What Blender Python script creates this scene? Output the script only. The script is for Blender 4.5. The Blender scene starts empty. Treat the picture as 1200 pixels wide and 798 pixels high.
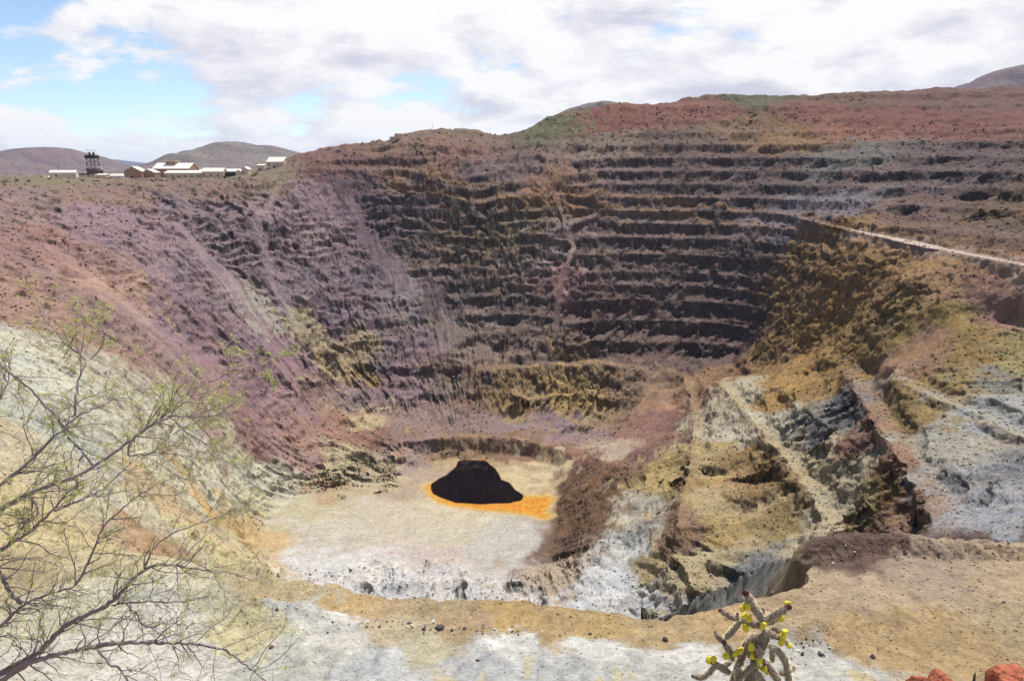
import bpy, math, random
import numpy as np
random.seed(7)
R = math.radians
F32 = np.float32

# ------------------------------------------------------------------ camera numbers (photo pixels, 1200 x 798)
FPX = 850.0
HORIZON = 198.0
PITCH = math.atan((399 - HORIZON) / FPX)
CP, SP = math.cos(PITCH), math.sin(PITCH)

def ray(u, v):
    a = (u - 600.0) / FPX; b = (399.0 - v) / FPX
    return (a, CP + b * SP, -SP + b * CP)

def atY(u, v, Y):                # the point seen at (u, v) that stands Y metres in front of the viewer
    a, y, z = ray(u, v); t = Y / y
    return (a * t, Y, z * t)

def atZ(u, v, Z):                # the point seen at (u, v) that lies at height Z
    a, y, z = ray(u, v); t = Z / z
    return (a * t, y * t, Z)

# ------------------------------------------------------------------ noise
def _hash(ix, iy, iz, seed):
    h = (ix.astype(np.uint32) * np.uint32(374761393)) ^ (iy.astype(np.uint32) * np.uint32(668265263)) \
        ^ (iz.astype(np.uint32) * np.uint32(2147483647)) ^ np.uint32((seed * 974634533) & 0xffffffff)
    h = (h ^ (h >> np.uint32(13))) * np.uint32(1274126177)
    h = (h ^ (h >> np.uint32(15))) * np.uint32(2246822519)
    return h ^ (h >> np.uint32(14))

def _fade(t): return t * t * t * (t * (t * 6 - 15) + 10)

def perlin2(x, y, seed=0):
    x = np.asarray(x, F32); y = np.asarray(y, F32)
    fx = np.floor(x); fy = np.floor(y)
    ix = fx.astype(np.int32); iy = fy.astype(np.int32)
    dx = x - fx; dy = y - fy
    z0 = np.zeros(1, np.int32)
    def g(ox, oy):
        h = _hash(ix + ox, iy + oy, z0, seed)
        ang = (h & np.uint32(1023)).astype(F32) * F32(2 * math.pi / 1024)
        return np.cos(ang) * (dx - ox) + np.sin(ang) * (dy - oy)
    u = _fade(dx); v = _fade(dy)
    a = g(0, 0); b = g(1, 0); c = g(0, 1); d = g(1, 1)
    return ((a + u * (b - a)) * (1 - v) + (c + u * (d - c)) * v) * F32(1.45)

def noise3(x, y, z, seed=0):     # value noise, -1..1
    x = np.asarray(x, F32); y = np.asarray(y, F32); z = np.asarray(z, F32)
    fx = np.floor(x); fy = np.floor(y); fz = np.floor(z)
    ix = fx.astype(np.int32); iy = fy.astype(np.int32); iz = fz.astype(np.int32)
    u = _fade(x - fx); v = _fade(y - fy); w = _fade(z - fz)
    def g(a, b, c): return (_hash(ix + a, iy + b, iz + c, seed) & np.uint32(65535)).astype(F32) * F32(2 / 65535) - 1
    def l(a, b, t): return a + (b - a) * t
    r0 = l(l(g(0, 0, 0), g(1, 0, 0), u), l(g(0, 1, 0), g(1, 1, 0), u), v)
    r1 = l(l(g(0, 0, 1), g(1, 0, 1), u), l(g(0, 1, 1), g(1, 1, 1), u), v)
    return l(r0, r1, w)

def cellrand(x, y, z, seed=0):   # one random value per cell, -1..1
    return (_hash(np.floor(x).astype(np.int32), np.floor(y).astype(np.int32), np.floor(z).astype(np.int32), seed) & np.uint32(65535)).astype(F32) * F32(2 / 65535) - 1

def fbm2(x, y, scale, octv=4, seed=0, gain=0.5):
    s = 0; a = 1.0; t = 0; f = 1.0 / scale
    for o in range(octv):
        s = s + perlin2(x * f + o * 17.3, y * f - o * 9.1, seed + o) * a
        t += a; a *= gain; f *= 2.03
    return s / t

def sstep(a, b, x):
    t = np.clip((x - a) / (b - a), 0, 1)
    return t * t * (3 - 2 * t)

def seg_dist(x, y, pts):         # distance to a polyline, height along it, side (positive to its right), running length
    best = np.full(x.shape, 1e9, F32); zz = np.zeros(x.shape, F32); side = np.zeros(x.shape, F32); run = np.zeros(x.shape, F32)
    L = 0.0
    for (x0, y0, z0), (x1, y1, z1) in zip(pts[:-1], pts[1:]):
        dx, dy = x1 - x0, y1 - y0; l2 = dx * dx + dy * dy + 1e-9
        t = np.clip(((x - x0) * dx + (y - y0) * dy) / l2, 0, 1)
        px = x - (x0 + t * dx); py = y - (y0 + t * dy)
        d = np.sqrt(px * px + py * py)
        m = d < best
        best = np.where(m, d, best); zz = np.where(m, z0 + t * (z1 - z0), zz)
        side = np.where(m, np.sign(dy * px - dx * py), side); run = np.where(m, L + t * math.sqrt(l2), run)
        L += math.sqrt(l2)
    return best, zz, side, run

def poly_sdf(x, y, poly):        # negative inside
    pts = list(poly) + [poly[0]]
    d, _, _, _ = seg_dist(x, y, [(p[0], p[1], 0) for p in pts])
    inside = np.zeros(x.shape, bool)
    for p, q in zip(pts[:-1], pts[1:]):
        if p[1] == q[1]: continue
        c = ((p[1] > y) != (q[1] > y)) & (x < (q[0] - p[0]) * (y - p[1]) / (q[1] - p[1]) + p[0])
        inside ^= c
    return np.where(inside, -d, d)

def chain(pts, n):               # n points spread evenly over a polyline
    pts = np.array(pts, float)
    s = np.concatenate([[0], np.cumsum(np.linalg.norm(np.diff(pts, axis=0), axis=1))])
    t = np.linspace(0, s[-1], n)
    return [tuple(np.interp(q, s, pts[:, k]) for k in range(3)) for q in t]

# ------------------------------------------------------------------ the lie of the land: spot heights
C = []
def Y_(*rows):
    for u, v, y in rows: C.append(atY(u, v, y))
def Z_(*rows):
    for u, v, z in rows: C.append(atZ(u, v, z))
def W_(*rows):
    C.extend(rows)

# left wall and the plateau with the mine buildings
Y_((-220, 236, 520), (-220, 300, 390), (-220, 380, 260), (-220, 480, 180), (-220, 600, 120), (-220, 700, 85))
Y_((-100, 228, 590), (-100, 300, 440), (-100, 400, 290), (-100, 500, 200), (-100, 600, 135), (-100, 690, 95))
Y_((0, 221, 640), (0, 260, 560), (0, 300, 490), (0, 350, 420), (0, 400, 350), (0, 450, 290), (0, 500, 235), (0, 550, 190), (0, 600, 155), (0, 650, 118), (0, 700, 98))
Y_((100, 215, 720), (100, 260, 620), (100, 300, 560), (100, 350, 490), (100, 400, 420), (100, 450, 355), (100, 500, 300), (100, 550, 250), (100, 600, 195), (100, 645, 116))
Y_((200, 213, 790), (200, 260, 690), (200, 300, 640), (200, 350, 580), (200, 400, 520), (200, 450, 460), (200, 500, 400), (200, 550, 345), (200, 600, 285), (200, 635, 225), (200, 660, 112))
Y_((300, 208, 830), (300, 250, 760), (300, 300, 710), (300, 350, 655), (300, 400, 605), (300, 450, 560), (300, 500, 520), (300, 540, 495), (300, 580, 470), (300, 610, 436))
for x in (-1600, -1100, -800, -560, -430, -330): W_((x, 1050, -13), (x, 900, -13.5))
W_((-1300, 700, -16), (-900, 600, -18), (-700, 450, -20), (-560, 300, -24), (-430, 160, -30), (-300, 60, -20))
# far wall, column by column
Y_((400, 198, 888), (400, 250, 838), (400, 300, 785), (400, 350, 728), (400, 400, 680), (400, 450, 638), (400, 500, 575), (425, 540, 528))
Y_((500, 210, 870), (500, 250, 842), (500, 300, 797), (500, 350, 750), (500, 400, 705), (500, 440, 665), (500, 480, 620), (500, 495, 595), (500, 513, 565))
Y_((600, 220, 852), (600, 260, 822), (600, 300, 787), (600, 350, 747), (600, 400, 705), (600, 430, 660), (600, 488, 622), (600, 505, 588), (610, 515, 562))
Y_((700, 228, 840), (700, 262, 810), (700, 300, 772), (700, 350, 735), (700, 400, 700), (700, 424, 680), (700, 434, 652), (700, 490, 618), (700, 515, 570))
Y_((800, 238, 820), (800, 300, 765), (800, 350, 730), (800, 400, 695), (800, 424, 672), (800, 438, 640))
Y_((870, 415, 665), (870, 350, 706), (900, 300, 718), (940, 275, 705))
# upper benches, dumps and skyline
Y_((345, 196, 880), (350, 180, 935), (400, 170, 960), (450, 165, 985), (478, 160, 990), (490, 154, 1003), (525, 151.5, 1003), (558, 151.5, 1003), (576, 161, 990), (585, 162, 985), (600, 160, 990))
for u_ in (490, 525, 555): x_, y_, z_ = atY(u_, 151.5, 1003); W_((x_ * 1.03, 1035, z_ - 0.5), (x_ * 1.08, 1090, z_ - 25))
Y_((610, 155, 1010), (640, 138, 1055))
W_((-5, 1050, 36), (-20, 1080, 30))
Y_((480, 190, 905), (600, 200, 892), (600, 180, 940), (700, 200, 880), (700, 170, 945), (700, 150, 1000), (660, 130, 1070), (720, 121, 1090), (770, 122, 1085))
Y_((800, 200, 862), (800, 170, 912), (800, 145, 980), (830, 111, 1075), (900, 205, 840), (900, 175, 885), (900, 152, 950), (890, 112, 1075))
Y_((1000, 250, 690), (1000, 220, 742), (1000, 195, 792), (1000, 165, 862), (1000, 156, 905), (1000, 125, 1015), (1000, 108, 1082))
Y_((1100, 260, 610), (1100, 225, 690), (1100, 190, 765), (1100, 160, 850), (1100, 152, 900), (1100, 120, 1020), (1100, 101, 1090))
Y_((1200, 270, 520), (1200, 240, 585), (1200, 215, 650), (1200, 190, 720), (1200, 165, 800), (1200, 150, 860), (1200, 120, 1000), (1200, 100, 1085))
Y_((1350, 290, 420), (1350, 230, 540), (1350, 170, 720), (1350, 120, 940), (1350, 90, 1080))
Y_((1500, 300, 330), (1500, 220, 470), (1500, 140, 760), (1500, 90, 1000))
for u, z in ((350, 4), (450, 22), (560, 34), (640, 40), (760, 80), (880, 96), (1000, 100), (1120, 108), (1250, 112), (1450, 110)):
    x = (u - 600) / FPX * 1230; W_((x, 1230, z), (x * 1.25, 1600, z * 0.5 - 6))
# benches of the right-hand wall, each at its own height
RIB1 = [atZ(u, v, -184) for u, v in ((772, 432), (800, 440), (812, 480), (812, 520), (803, 560), (796, 600), (786, 650))]
RIB2 = [atZ(u, v, -165) for u, v in ((838, 446), (880, 490), (920, 540), (950, 580), (965, 606), (968, 634))]
RIB3 = [atZ(u, v, -130) for u, v in ((985, 428), (1010, 470), (1040, 520), (1070, 570), (1083, 600), (1072, 632))]
RIB4 = [atZ(u, v, -117) for u, v in ((1040, 440), (1080, 460), (1130, 480), (1200, 514), (1290, 560))]
RIB5 = [atZ(u, v, -88) for u, v in ((1120, 372), (1200, 386), (1330, 420))]
for r_, n in ((RIB1, 12), (RIB2, 11), (RIB3, 9), (RIB4, 7), (RIB5, 5)): C.extend(chain(r_, n))
Y_((890, 430, 590), (940, 420, 560), (990, 380, 545), (930, 380, 600), (960, 330, 600), (1000, 288, 598), (1050, 300, 540), (1100, 312, 482), (1000, 312, 568), (1050, 330, 490), (1100, 340, 435), (1060, 400, 440), (1000, 345, 540))
Y_((1170, 342, 418), (1150, 420, 385), (1190, 450, 352), (1200, 640, 205), (1200, 600, 235), (1200, 560, 266), (1110, 625, 232), (1120, 560, 280), (1150, 520, 310))
Y_((1330, 560, 190), (1330, 640, 150), (1330, 480, 245), (1500, 500, 190), (1500, 400, 250))
Y_((840, 560, 425), (830, 620, 350), (820, 680, 300), (880, 600, 375), (930, 625, 335), (960, 520, 400), (1000, 560, 345), (1010, 610, 300))
RAMP = [atY(*p) for p in ((330,196.5,893),(430,200,885),(500,208,871),(600,220,852),(700,231,838),(800,241,818),(880,248,780),(940,255,725),(1000,270,622),(1050,280,568),(1100,291,514),(1200,310,432),(1320,336,350))]
C.extend(chain(RAMP[7:], 14))
# floor, road strip and the brown ridge beside the lake
FLOORTOE = [atZ(u, v, -231) for u, v in ((300, 655), (330, 622), (375, 605), (430, 584), (470, 566), (497, 545), (520, 541))]
C.extend(chain(FLOORTOE, 9))
Z_((560, 620, -236), (450, 620, -236), (620, 560, -234), (400, 650, -234), (600, 650, -234), (556, 565, -240), (640, 640, -234))
for u, v in ((735, 545), (738, 575), (738, 610), (735, 650), (728, 685), (770, 700)): C.append(atZ(u, v, -213))
for u, v, z in ((714, 546, -206), (722, 572, -205), (724, 602, -205), (712, 636, -208), (684, 668, -214), (656, 690, -220)): C.append(atZ(u, v, z))
for u, v in ((668, 556), (660, 600), (652, 640), (645, 668)): C.append(atZ(u, v, -232))
Z_((640, 528, -217), (690, 538, -214), (700, 525, -215), (540, 540, -231), (600, 548, -231), (650, 556, -231))
Z_((320, 668, -222), (400, 668, -224), (470, 672, -221), (540, 680, -222), (600, 690, -219), (700, 695, -217), (770, 715, -216))
# near bench, its edge, the hidden drop behind it, the spur
EDGE = [atZ(u, v, -60) for u, v in ((-120, 662), (0, 640), (100, 640), (200, 652), (300, 672), (400, 688), (480, 701), (600, 703), (700, 715), (762, 727), (800, 721), (870, 705), (938, 690), (956, 655), (968, 640))]
TOE = [atZ(u, v, -60) for u, v in ((-120, 742), (0, 742), (150, 742), (300, 741), (400, 741), (500, 746), (600, 752), (700, 755), (800, 758), (1000, 768), (1100, 776), (1300, 790))]
C.extend(chain(EDGE, 26)); C.extend(chain(TOE, 18))
for p in chain(EDGE[5:13], 11):
    C.append((p[0] * 1.1, p[1] + 10, -92))
    C.append((p[0] * 1.8, p[1] * 1.9, -165)); C.append((p[0] * 2.8, p[1] * 2.85, -214))
Z_((1020, 690, -60), (1100, 680, -60), (1200, 680, -60), (1200, 740, -60), (1350, 700, -60), (1500, 720, -60))
for u in (1000, 1080, 1160, 1250, 1400): C.append(atZ(u, 652, -60)); x, y, z = atZ(u, 640, -60); W_((x * 1.1, y + 9, -69), (x * 1.28, y + 32, -92))
Y_((950, 643, 112), (900, 661, 134), (850, 686, 160), (800, 709, 190), (772, 722, 218))
W_((44.5, 112, -70), (40, 112, -92), (45, 134, -92), (40, 134, -110), (44, 160, -115), (39, 160, -132), (41, 190, -138), (36, 190, -152), (60, 134, -98), (62, 160, -124), (60, 190, -145), (40, 104.5, -80), (36, 103, -86))
Z_((330, 700, -57.5), (345, 712, -57))
# the bank under the viewer
for a in (-1.4, -1.0, -0.7, -0.4, -0.1, 0.2, 0.5, 0.8, 1.2):
    for Y, z in ((72, -57.0), (66, -54.7), (61, -51.6), (45, -39.6), (30, -27.6), (20, -19.0), (10, -10.2), (5.5, -5.6), (3.4, -3.2), (1.8, -1.95), (0.4, -1.7)):
        W_((a * Y * 1.05, Y, z))
for x in (-60, -25, -8, -2, 2, 8, 25, 60): W_((x, -6, -1.6), (x * 2, -60, 0.5), (x * 6, -300, 4))
W_((-160, 30, -18), (170, 40, -22), (230, 120, -45), (320, 200, -40), (420, 120, -10), (600, 300, 20), (-260, 0, -8), (300, 0, -5))

C = np.array(C, float)
def rbf_fit(P, val, smooth=0.02):
    n = len(P)
    D = np.sqrt(((P[:, None, :] - P[None]) ** 2).sum(-1))
    A = np.zeros((n + 3, n + 3))
    A[:n, :n] = D - np.eye(n) * smooth * 20
    A[:n, n] = 1; A[:n, n + 1:] = P / 100; A[n, :n] = 1; A[n + 1:, :n] = (P / 100).T
    return np.linalg.solve(A, np.concatenate([val, [0, 0, 0]]))
# merge points that nearly coincide
keep = []
for i in range(len(C)):
    if all((C[i, 0] - C[j, 0]) ** 2 + (C[i, 1] - C[j, 1]) ** 2 > (0.02 * math.hypot(*C[i, :2]) + 0.3) ** 2 for j in keep): keep.append(i)
C = C[keep]
WGT = rbf_fit(C[:, :2], C[:, 2])
def rbf_eval(x, y):
    out = np.empty(x.size, F32); xf = x.ravel(); yf = y.ravel(); n = len(C)
    w = WGT[:n].astype(F32); cx = C[:, 0].astype(F32); cy = C[:, 1].astype(F32)
    for i in range(0, xf.size, 20000):
        a = xf[i:i + 20000, None].astype(F32); b = yf[i:i + 20000, None].astype(F32)
        out[i:i + 20000] = np.sqrt((a - cx) ** 2 + (b - cy) ** 2) @ w
    return (out + WGT[n] + WGT[n + 1] * xf / 100 + WGT[n + 2] * yf / 100).reshape(x.shape).astype(F32)

# polar base grid round a point just behind the viewer
OX, OY = 0.0, -6.0
AZ0, AZ1, NAZ = R(-56), R(56), 420
RR = np.concatenate([np.geomspace(1.5, 60, 130), np.linspace(62, 1650, 620)]).astype(F32)
gaz = np.linspace(AZ0, AZ1, NAZ)
bx = OX + np.sin(gaz)[:, None] * RR[None]; by = OY + np.cos(gaz)[:, None] * RR[None]
BASE = rbf_eval(bx, by)
RI = np.arange(len(RR), dtype=F32)
def base(x, y):
    az = np.arctan2(x - OX, y - OY); r = np.hypot(x - OX, y - OY)
    fa = np.clip((az - AZ0) / (AZ1 - AZ0) * (NAZ - 1), 0, NAZ - 1.001); fr = np.clip(np.interp(r, RR, RI), 0, len(RR) - 1.001)
    ia = fa.astype(np.int32); ir = fr.astype(np.int32); ta = (fa - ia).astype(F32); tr = (fr - ir).astype(F32)
    return (BASE[ia, ir] * (1 - ta) + BASE[ia + 1, ir] * ta) * (1 - tr) + (BASE[ia, ir + 1] * (1 - ta) + BASE[ia + 1, ir + 1] * ta) * tr

def hit(u, v, y0=2.0):           # where the view line through a photo pixel first meets the land
    a, dy, dz = ray(u, v)
    t = np.concatenate([np.geomspace(y0, 60, 400), np.linspace(60.2, 1600, 5000)])
    x = a * t; y = dy * t; z = dz * t
    b = base(x, y)
    k = np.nonzero(b >= z)[0]
    i = k[0] if len(k) else len(t) - 1
    return float(x[i]), float(y[i]), float(b[i])
# ------------------------------------------------------------------ character of the ground (benching, ruggedness, gullies)
CH = [(50,250,.15,.6,.6),(150,280,.1,.5,.7),(250,280,.4,.95,.8),(330,260,.45,1,.9),(300,380,.1,.5,.8),(100,400,.05,.4,.5),(200,450,.05,.35,.6),(350,430,.15,.9,1),
 (420,430,.5,.9,1),(300,480,.05,.35,.4),(100,480,0,.35,.6),(250,560,0,.4,.8),(330,580,0,.4,.8),(430,560,.5,1,1),(390,560,.35,1,1),(380,500,.2,.35,.3),(30,300,.15,.5,.5),(20,380,.1,.5,.5),
 (450,260,.9,1,.5),(395,240,.1,.35,.8),(560,270,.75,1,.6),(650,280,.8,1,.6),(500,330,.85,1,.5),(560,380,.9,.9,.5),(520,385,.2,.4,.6),(750,300,.95,.8,.4),
 (850,330,1,.8,.4),(700,380,.95,.8,.4),(800,390,1,.8,.4),(620,460,.5,.9,1),(700,460,.4,.8,1),(500,450,.8,.9,.6),(480,500,.3,.5,.2),(600,500,.2,.3,.2),(470,330,.3,.5,.6),
 (500,185,.8,.8,.3),(700,190,1,.8,.3),(900,200,1,.8,.3),(1100,210,1,.8,.3),(1200,230,.9,.8,.3),(450,168,.7,.5,.3),(700,135,.2,.35,.8),(900,130,.35,.35,.9),
 (1100,130,.4,.35,.9),(1000,145,.15,.3,1),(880,155,.9,.5,.2),(520,157,.3,.3,.2),(640,150,.2,.3,.3),(760,120,.05,.2,.5),
 (950,320,.25,.9,.4),(1020,310,.15,.7,.4),(1100,318,.15,.6,.4),(1050,345,.45,1,.4),(1165,350,.15,.25,.4),(920,400,.5,.8,.5),(1080,400,.1,.2,.2),(1150,440,.45,.9,.4),(1190,480,.1,.5,.4),(1120,500,.15,.6,.4),(980,480,.9,1,.5),(900,540,.95,.9,.5),
 (800,560,.9,.8,.5),(1050,600,.8,.9,.5),(1170,555,.5,1,.5),(1150,620,.1,.3,.6),(850,640,.6,.6,.5),(1150,250,1,1,.3),(1110,262,.95,.9,.3),(1190,275,.95,1,.3),(1180,298,.3,.6,.3),(1100,300,.3,.5,.3),
 (400,620,0,.06,0),(550,620,0,.06,0),(550,570,0,.05,0),(620,640,0,.06,0),(640,560,0,.06,0),(690,600,0,.85,.7),(680,655,0,.85,.7),(760,500,.1,.2,.5),(738,600,0,.15,0),(735,660,0,.2,0),
 (450,672,.2,.9,.5),(600,690,.2,.95,.4),(350,668,.1,.7,.4),(740,700,.1,.6,.2),(500,710,0,.1,0),(1000,720,0,.07,0),(700,735,0,.1,0),(200,700,0,.15,0),(60,690,0,.15,0),(330,700,0,.2,0),(1130,690,0,.07,0),
 (1190,720,0,.07,0),(850,735,0,.08,0),(300,780,0,.12,0),(600,780,0,.12,0),(900,785,0,.12,0),(100,775,0,.12,0),(1150,790,0,.12,0),(870,690,0,.95,.2),(910,675,0,.9,.2),(180,206,0,.12,0),(60,214,0,.2,0),(300,203,0,.12,0)]
chp = np.array([hit(c[0], c[1]) for c in CH], F32); chv = np.array([c[2:] for c in CH], F32)

def idw(P, S, V, power=4.0, soft=0.0):
    out = np.empty((len(P), V.shape[1]), F32); hp = power / 2
    for i in range(0, len(P), 30000):
        d = ((P[i:i + 30000, None, :] - S[None]) ** 2).sum(-1) + 1e-3 + soft
        w = (d.min(1, keepdims=True) / d) ** hp
        out[i:i + 30000] = (w @ V) / w.sum(1, keepdims=True)
    return out

g2 = np.stack([bx[::2, ::2].ravel(), by[::2, ::2].ravel(), BASE[::2, ::2].ravel()], 1).astype(F32)
CHG = idw(g2, chp, chv, 3.0).reshape(bx[::2, ::2].shape + (3,))
def character(x, y):
    az = np.arctan2(x - OX, y - OY); r = np.hypot(x - OX, y - OY)
    fa = np.clip((az - AZ0) / (AZ1 - AZ0) * (NAZ - 1), 0, NAZ - 1.001) / 2; fr = np.clip(np.interp(r, RR, RI), 0, len(RR) - 1.001) / 2
    na, nr = CHG.shape[:2]
    fa = np.minimum(fa, na - 1.001); fr = np.minimum(fr, nr - 1.001)
    ia = fa.astype(np.int32); ir = fr.astype(np.int32); ta = (fa - ia)[..., None]; tr = (fr - ir)[..., None]
    return ((CHG[ia, ir] * (1 - ta) + CHG[ia + 1, ir] * ta) * (1 - tr) + (CHG[ia, ir + 1] * (1 - ta) + CHG[ia + 1, ir + 1] * ta) * tr).astype(F32)

LEV = np.array([-260, -246, -231, -217, -201, -184, -165, -148, -130, -117, -105, -88, -72, -58, -45, -31, -17, -2, 13, 29, 45, 62, 82, 102, 125, 150], F32)
PF = np.array([0, .10, .62, .70, .90, .97, 1], F32)
PV = np.array([0, .01, .20, .30, .93, 1.0, 1], F32)
PCX, PCY = -30.0, 505.0

LAKE = [(537.9,540.2),(545,539.1),(568,539),(573.7,544.5),(580,549),(585,557),(587,562.4),(597,566),(603,574),(613,580.4),(611,585.7),(595,589),(580,589),(563,590),(550,589),(534,588.2),(516,582),(508,578),(505.6,574),(505.6,567.8),(515,561),(523.5,557),(534,548)]
LAKEP = [atZ(u, v, -230)[:2] for u, v in LAKE]
ORANGE = [(497,569),(503,580),(515,589),(540,595),(570,598),(600,601),(618,603),(636,609),(648,605),(640,600),(646,590),(652,584),(640,580),(618,581),(600,575),(560,560),(515,562)]
ORANGEP = [atZ(u, v, -229.7)[:2] for u, v in ORANGE]
BERM = [atY(u, v, y) for u, v, y in ((958, 648, 104.5), (966, 637, 106), (1000, 632, 107), (1060, 633, 107), (1110, 640, 106.5), (1160, 641, 106.5), (1260, 650, 105), (1420, 660, 104))]

FANS = []                        # smooth aprons of loose scree that bury the benches
for pts, w0, w1 in (([(398, 208), (430, 280), (478, 335), (505, 352)], 6, 20), ([(512, 338), (528, 400)], 4, 17), ([(652, 232), (672, 290), (655, 335), (652, 385)], 3.5, 5.5),
                    ([(206, 262), (255, 318), (300, 368), (335, 425)], 6, 24), ([(50, 285), (130, 350), (235, 430)], 6, 26), ([(775, 440), (745, 520)], 16, 26), ([(1130, 378), (1070, 412), (1015, 442)], 5, 13), ([(330, 215), (300, 260), (320, 330), (350, 385)], 4, 9)):
    P0 = [hit(u, v) for u, v in pts]
    FANS.append((P0, w0, w1, sum(math.dist(p[:2], q[:2]) for p, q in zip(P0[:-1], P0[1:]))))
def floor_z(x, y):
    d = poly_sdf(x, y, LAKEP)
    n = fbm2(x, y, 22, 4, 77)
    d2 = d + n * 2.0
    return np.where(d < 0, -230 + 0.10 * np.maximum(d, -14), -230 + np.minimum(np.maximum(d, 0) * 0.02, 1.8) + np.clip(d / 25, 0, 1) * n * 0.5).astype(F32), d

SPUR = [(47.3, 106.5, -60.5), atY(946, 644, 113), atY(900, 661, 134), atY(850, 686, 160), atY(800, 709, 190), atY(775, 722, 214)]
def RIBZ(x, y): return sstep(90, 150, x) * (1 - sstep(520, 640, y))
SC_LAKE = [atZ(u, v, -216) for u, v in ((470, 519), (500, 513), (560, 512), (612, 514), (650, 524), (690, 540), (712, 548))]
SC_OCHRE = [atZ(u, v, -183) for u, v in ((545, 436), (590, 431), (640, 428), (700, 425), (745, 432), (768, 441))]
SC_CREAM = [atZ(u, v, -208) for u, v in ((290, 578), (330, 559), (384, 543), (427, 530), (458, 523))]
# polyline, height of the face, width of the level strip behind it, steepness, gullying of the face
RIBS = [(RIB1, 14, 5, .85, 1), (RIB2, 14, 5, .85, 1), (RIB3, 13, 10, .85, 1), (RIB4, 4, 6, .85, 1), (RIB5, 3, 5, .85, 1), (SC_LAKE, 12.5, 7, 1.35, 1.6), (SC_OCHRE, 30, 6, .88, 3.4)]
RIDGE = [atZ(u, v, zz) for u, v, zz in ((690, 530, -211), (713, 545, -206), (722, 572, -204), (724, 602, -204), (712, 634, -206), (690, 662, -212), (664, 686, -220))]
def ground(x, y, fine=True):
    x = x.astype(F32); y = y.astype(F32)
    ch = character(x, y)
    fan = np.zeros(x.shape, F32)
    for pts, w0, w1, Lf in FANS:
        m = (x > min(p[0] for p in pts) - 45) & (x < max(p[0] for p in pts) + 45) & (y > min(p[1] for p in pts) - 45) & (y < max(p[1] for p in pts) + 45)
        if m.any():
            d, zr, side, run = seg_dist(x[m], y[m], pts); wf = w0 + (w1 - w0) * run / Lf
            fan[m] = np.maximum(fan[m], 1 - sstep(.35, 1.15, d / wf + perlin2(x[m] / 16, y[m] / 16, 97) * .45 + perlin2(x[m] / 5, y[m] / 5, 98) * .25))
    ch = ch * np.stack([1 - fan, 1 - .8 * fan, 1 - .3 * fan], -1)
    brk = sstep(-.22, .16, fbm2(x + 300, y + .6 * base(x, y) * 2, 62, 3, 55))
    ch[..., 0] *= 1 - (1 - brk) * np.where(x < 70, .62, .28)
    T, Rg, Ct = ch[..., 0], ch[..., 1], ch[..., 2]
    ch = np.concatenate([ch, fan[..., None]], -1)
    b = base(x, y)
    r = np.hypot(x, y)
    wx = fbm2(x, y, 55, 3, 3) ; wy = fbm2(x, y, 55, 3, 5)
    th = np.arctan2(x - PCX, y - PCY); rho = np.hypot(x - PCX, y - PCY)
    s = th * 330
    gull = np.abs(perlin2(s / 17 + wx, rho / 120 + wy, 11)) * 1.0 + np.abs(perlin2(s / 7 + wx * 2, rho / 60, 12)) * 0.5
    far = sstep(120, 260, r)
    near = 1 - far
    amp = Rg * far
    rid = (1 - 2 * np.abs(perlin2(x / 30 + wy * .5, y / 30 + wx * .5, 22))) * 3.2 + (1 - 2 * np.abs(perlin2(x / 13 + wx, y / 13, 23))) * 1.7
    wild = 1 - 0.6 * RIBZ(x, y)
    tl = 1 - 0.62 * sstep(.5, .95, T)
    h = b + amp * wild * tl * (fbm2(x, y, 46, 3, 21) * 6.0 + perlin2(x / 15, y / 15, 26) * 2.0 + rid * (1 - 0.5 * T)) + Ct * far * wild * (gull - 0.5) * 6.0 * (1 - 0.55 * T)
    h = h + near * Rg * (fbm2(x, y, 14, 4, 31) * 3.0) + sstep(30, 45, y) * sstep(84, 76, y) * near * (perlin2(x / 4.2 + wx, y / 11, 33) * 0.75 + perlin2(x / 1.7, y / 5, 34) * 0.3)
    # broken ledges in the eroded walls
    q = h + perlin2(x / 34 + wx, y / 34, 45) * 7 + perlin2(x / 12, y / 12, 46) * 2.0
    st = 7.5; kq = np.floor(q / st); fq = q / st - kq
    lz = (kq + np.interp(fq, [0, .70, .80, .96, 1], [0, .26, .40, .98, 1])) * st - (q - h)
    wl = sstep(-0.06, 0.24, fbm2(x + 900, y, 48, 3, 47)) * Rg * far * (1 - T) * wild
    ledge = np.interp(fq, [0, .7, .8, .95, 1], [0, 0, 1, 1, 0]).astype(F32) * wl
    h = h + (lz - h) * np.clip(wl * 1.3, 0, 1)
    # benches cut at the same heights right round the pit; talus cones bury them in places
    hw = h + T * (perlin2(x / 21, y / 21, 41) * 1.6 + perlin2(x / 9, y / 9, 42) * 1.0)
    shift = (1 - sstep(30, 130, x)) * (perlin2(x / 85, y / 85, 43) * 11 + perlin2(x / 40, y / 40, 44) * 5)
    hw = hw + shift * (T > 0.3)
    k = np.clip(np.searchsorted(LEV, hw) - 1, 0, len(LEV) - 2)
    lo = LEV[k]; sp = LEV[k + 1] - lo
    f = (hw - lo) / sp
    pf = np.interp(f, PF, PV)
    cn = np.clip(1 - np.abs(perlin2(s / 20 + k * 3.71 + wx * .6, k * 7.3 + rho * 0, 52)) * 3.2, 0, 1) * np.clip(.65 + .6 * perlin2(s / 55, k * 2.9, 53), 0, 1)
    pf = np.maximum(pf, np.clip(cn * (f / .74), 0, .93))
    tz = lo + sp * pf.astype(F32)
    cone = sstep(0.30, 0.62, perlin2(s / 26 + wx, rho / 75, 51) * 0.5 + 0.5 + (1 - T) * 0.25 - 0.12)
    tt = np.clip(T * 1.15, 0, 1) * (1 - 0.6 * cone * (T < 0.93)) 
    tz = tz - shift * (T > 0.3)
    h = h + (tz - h) * tt
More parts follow.
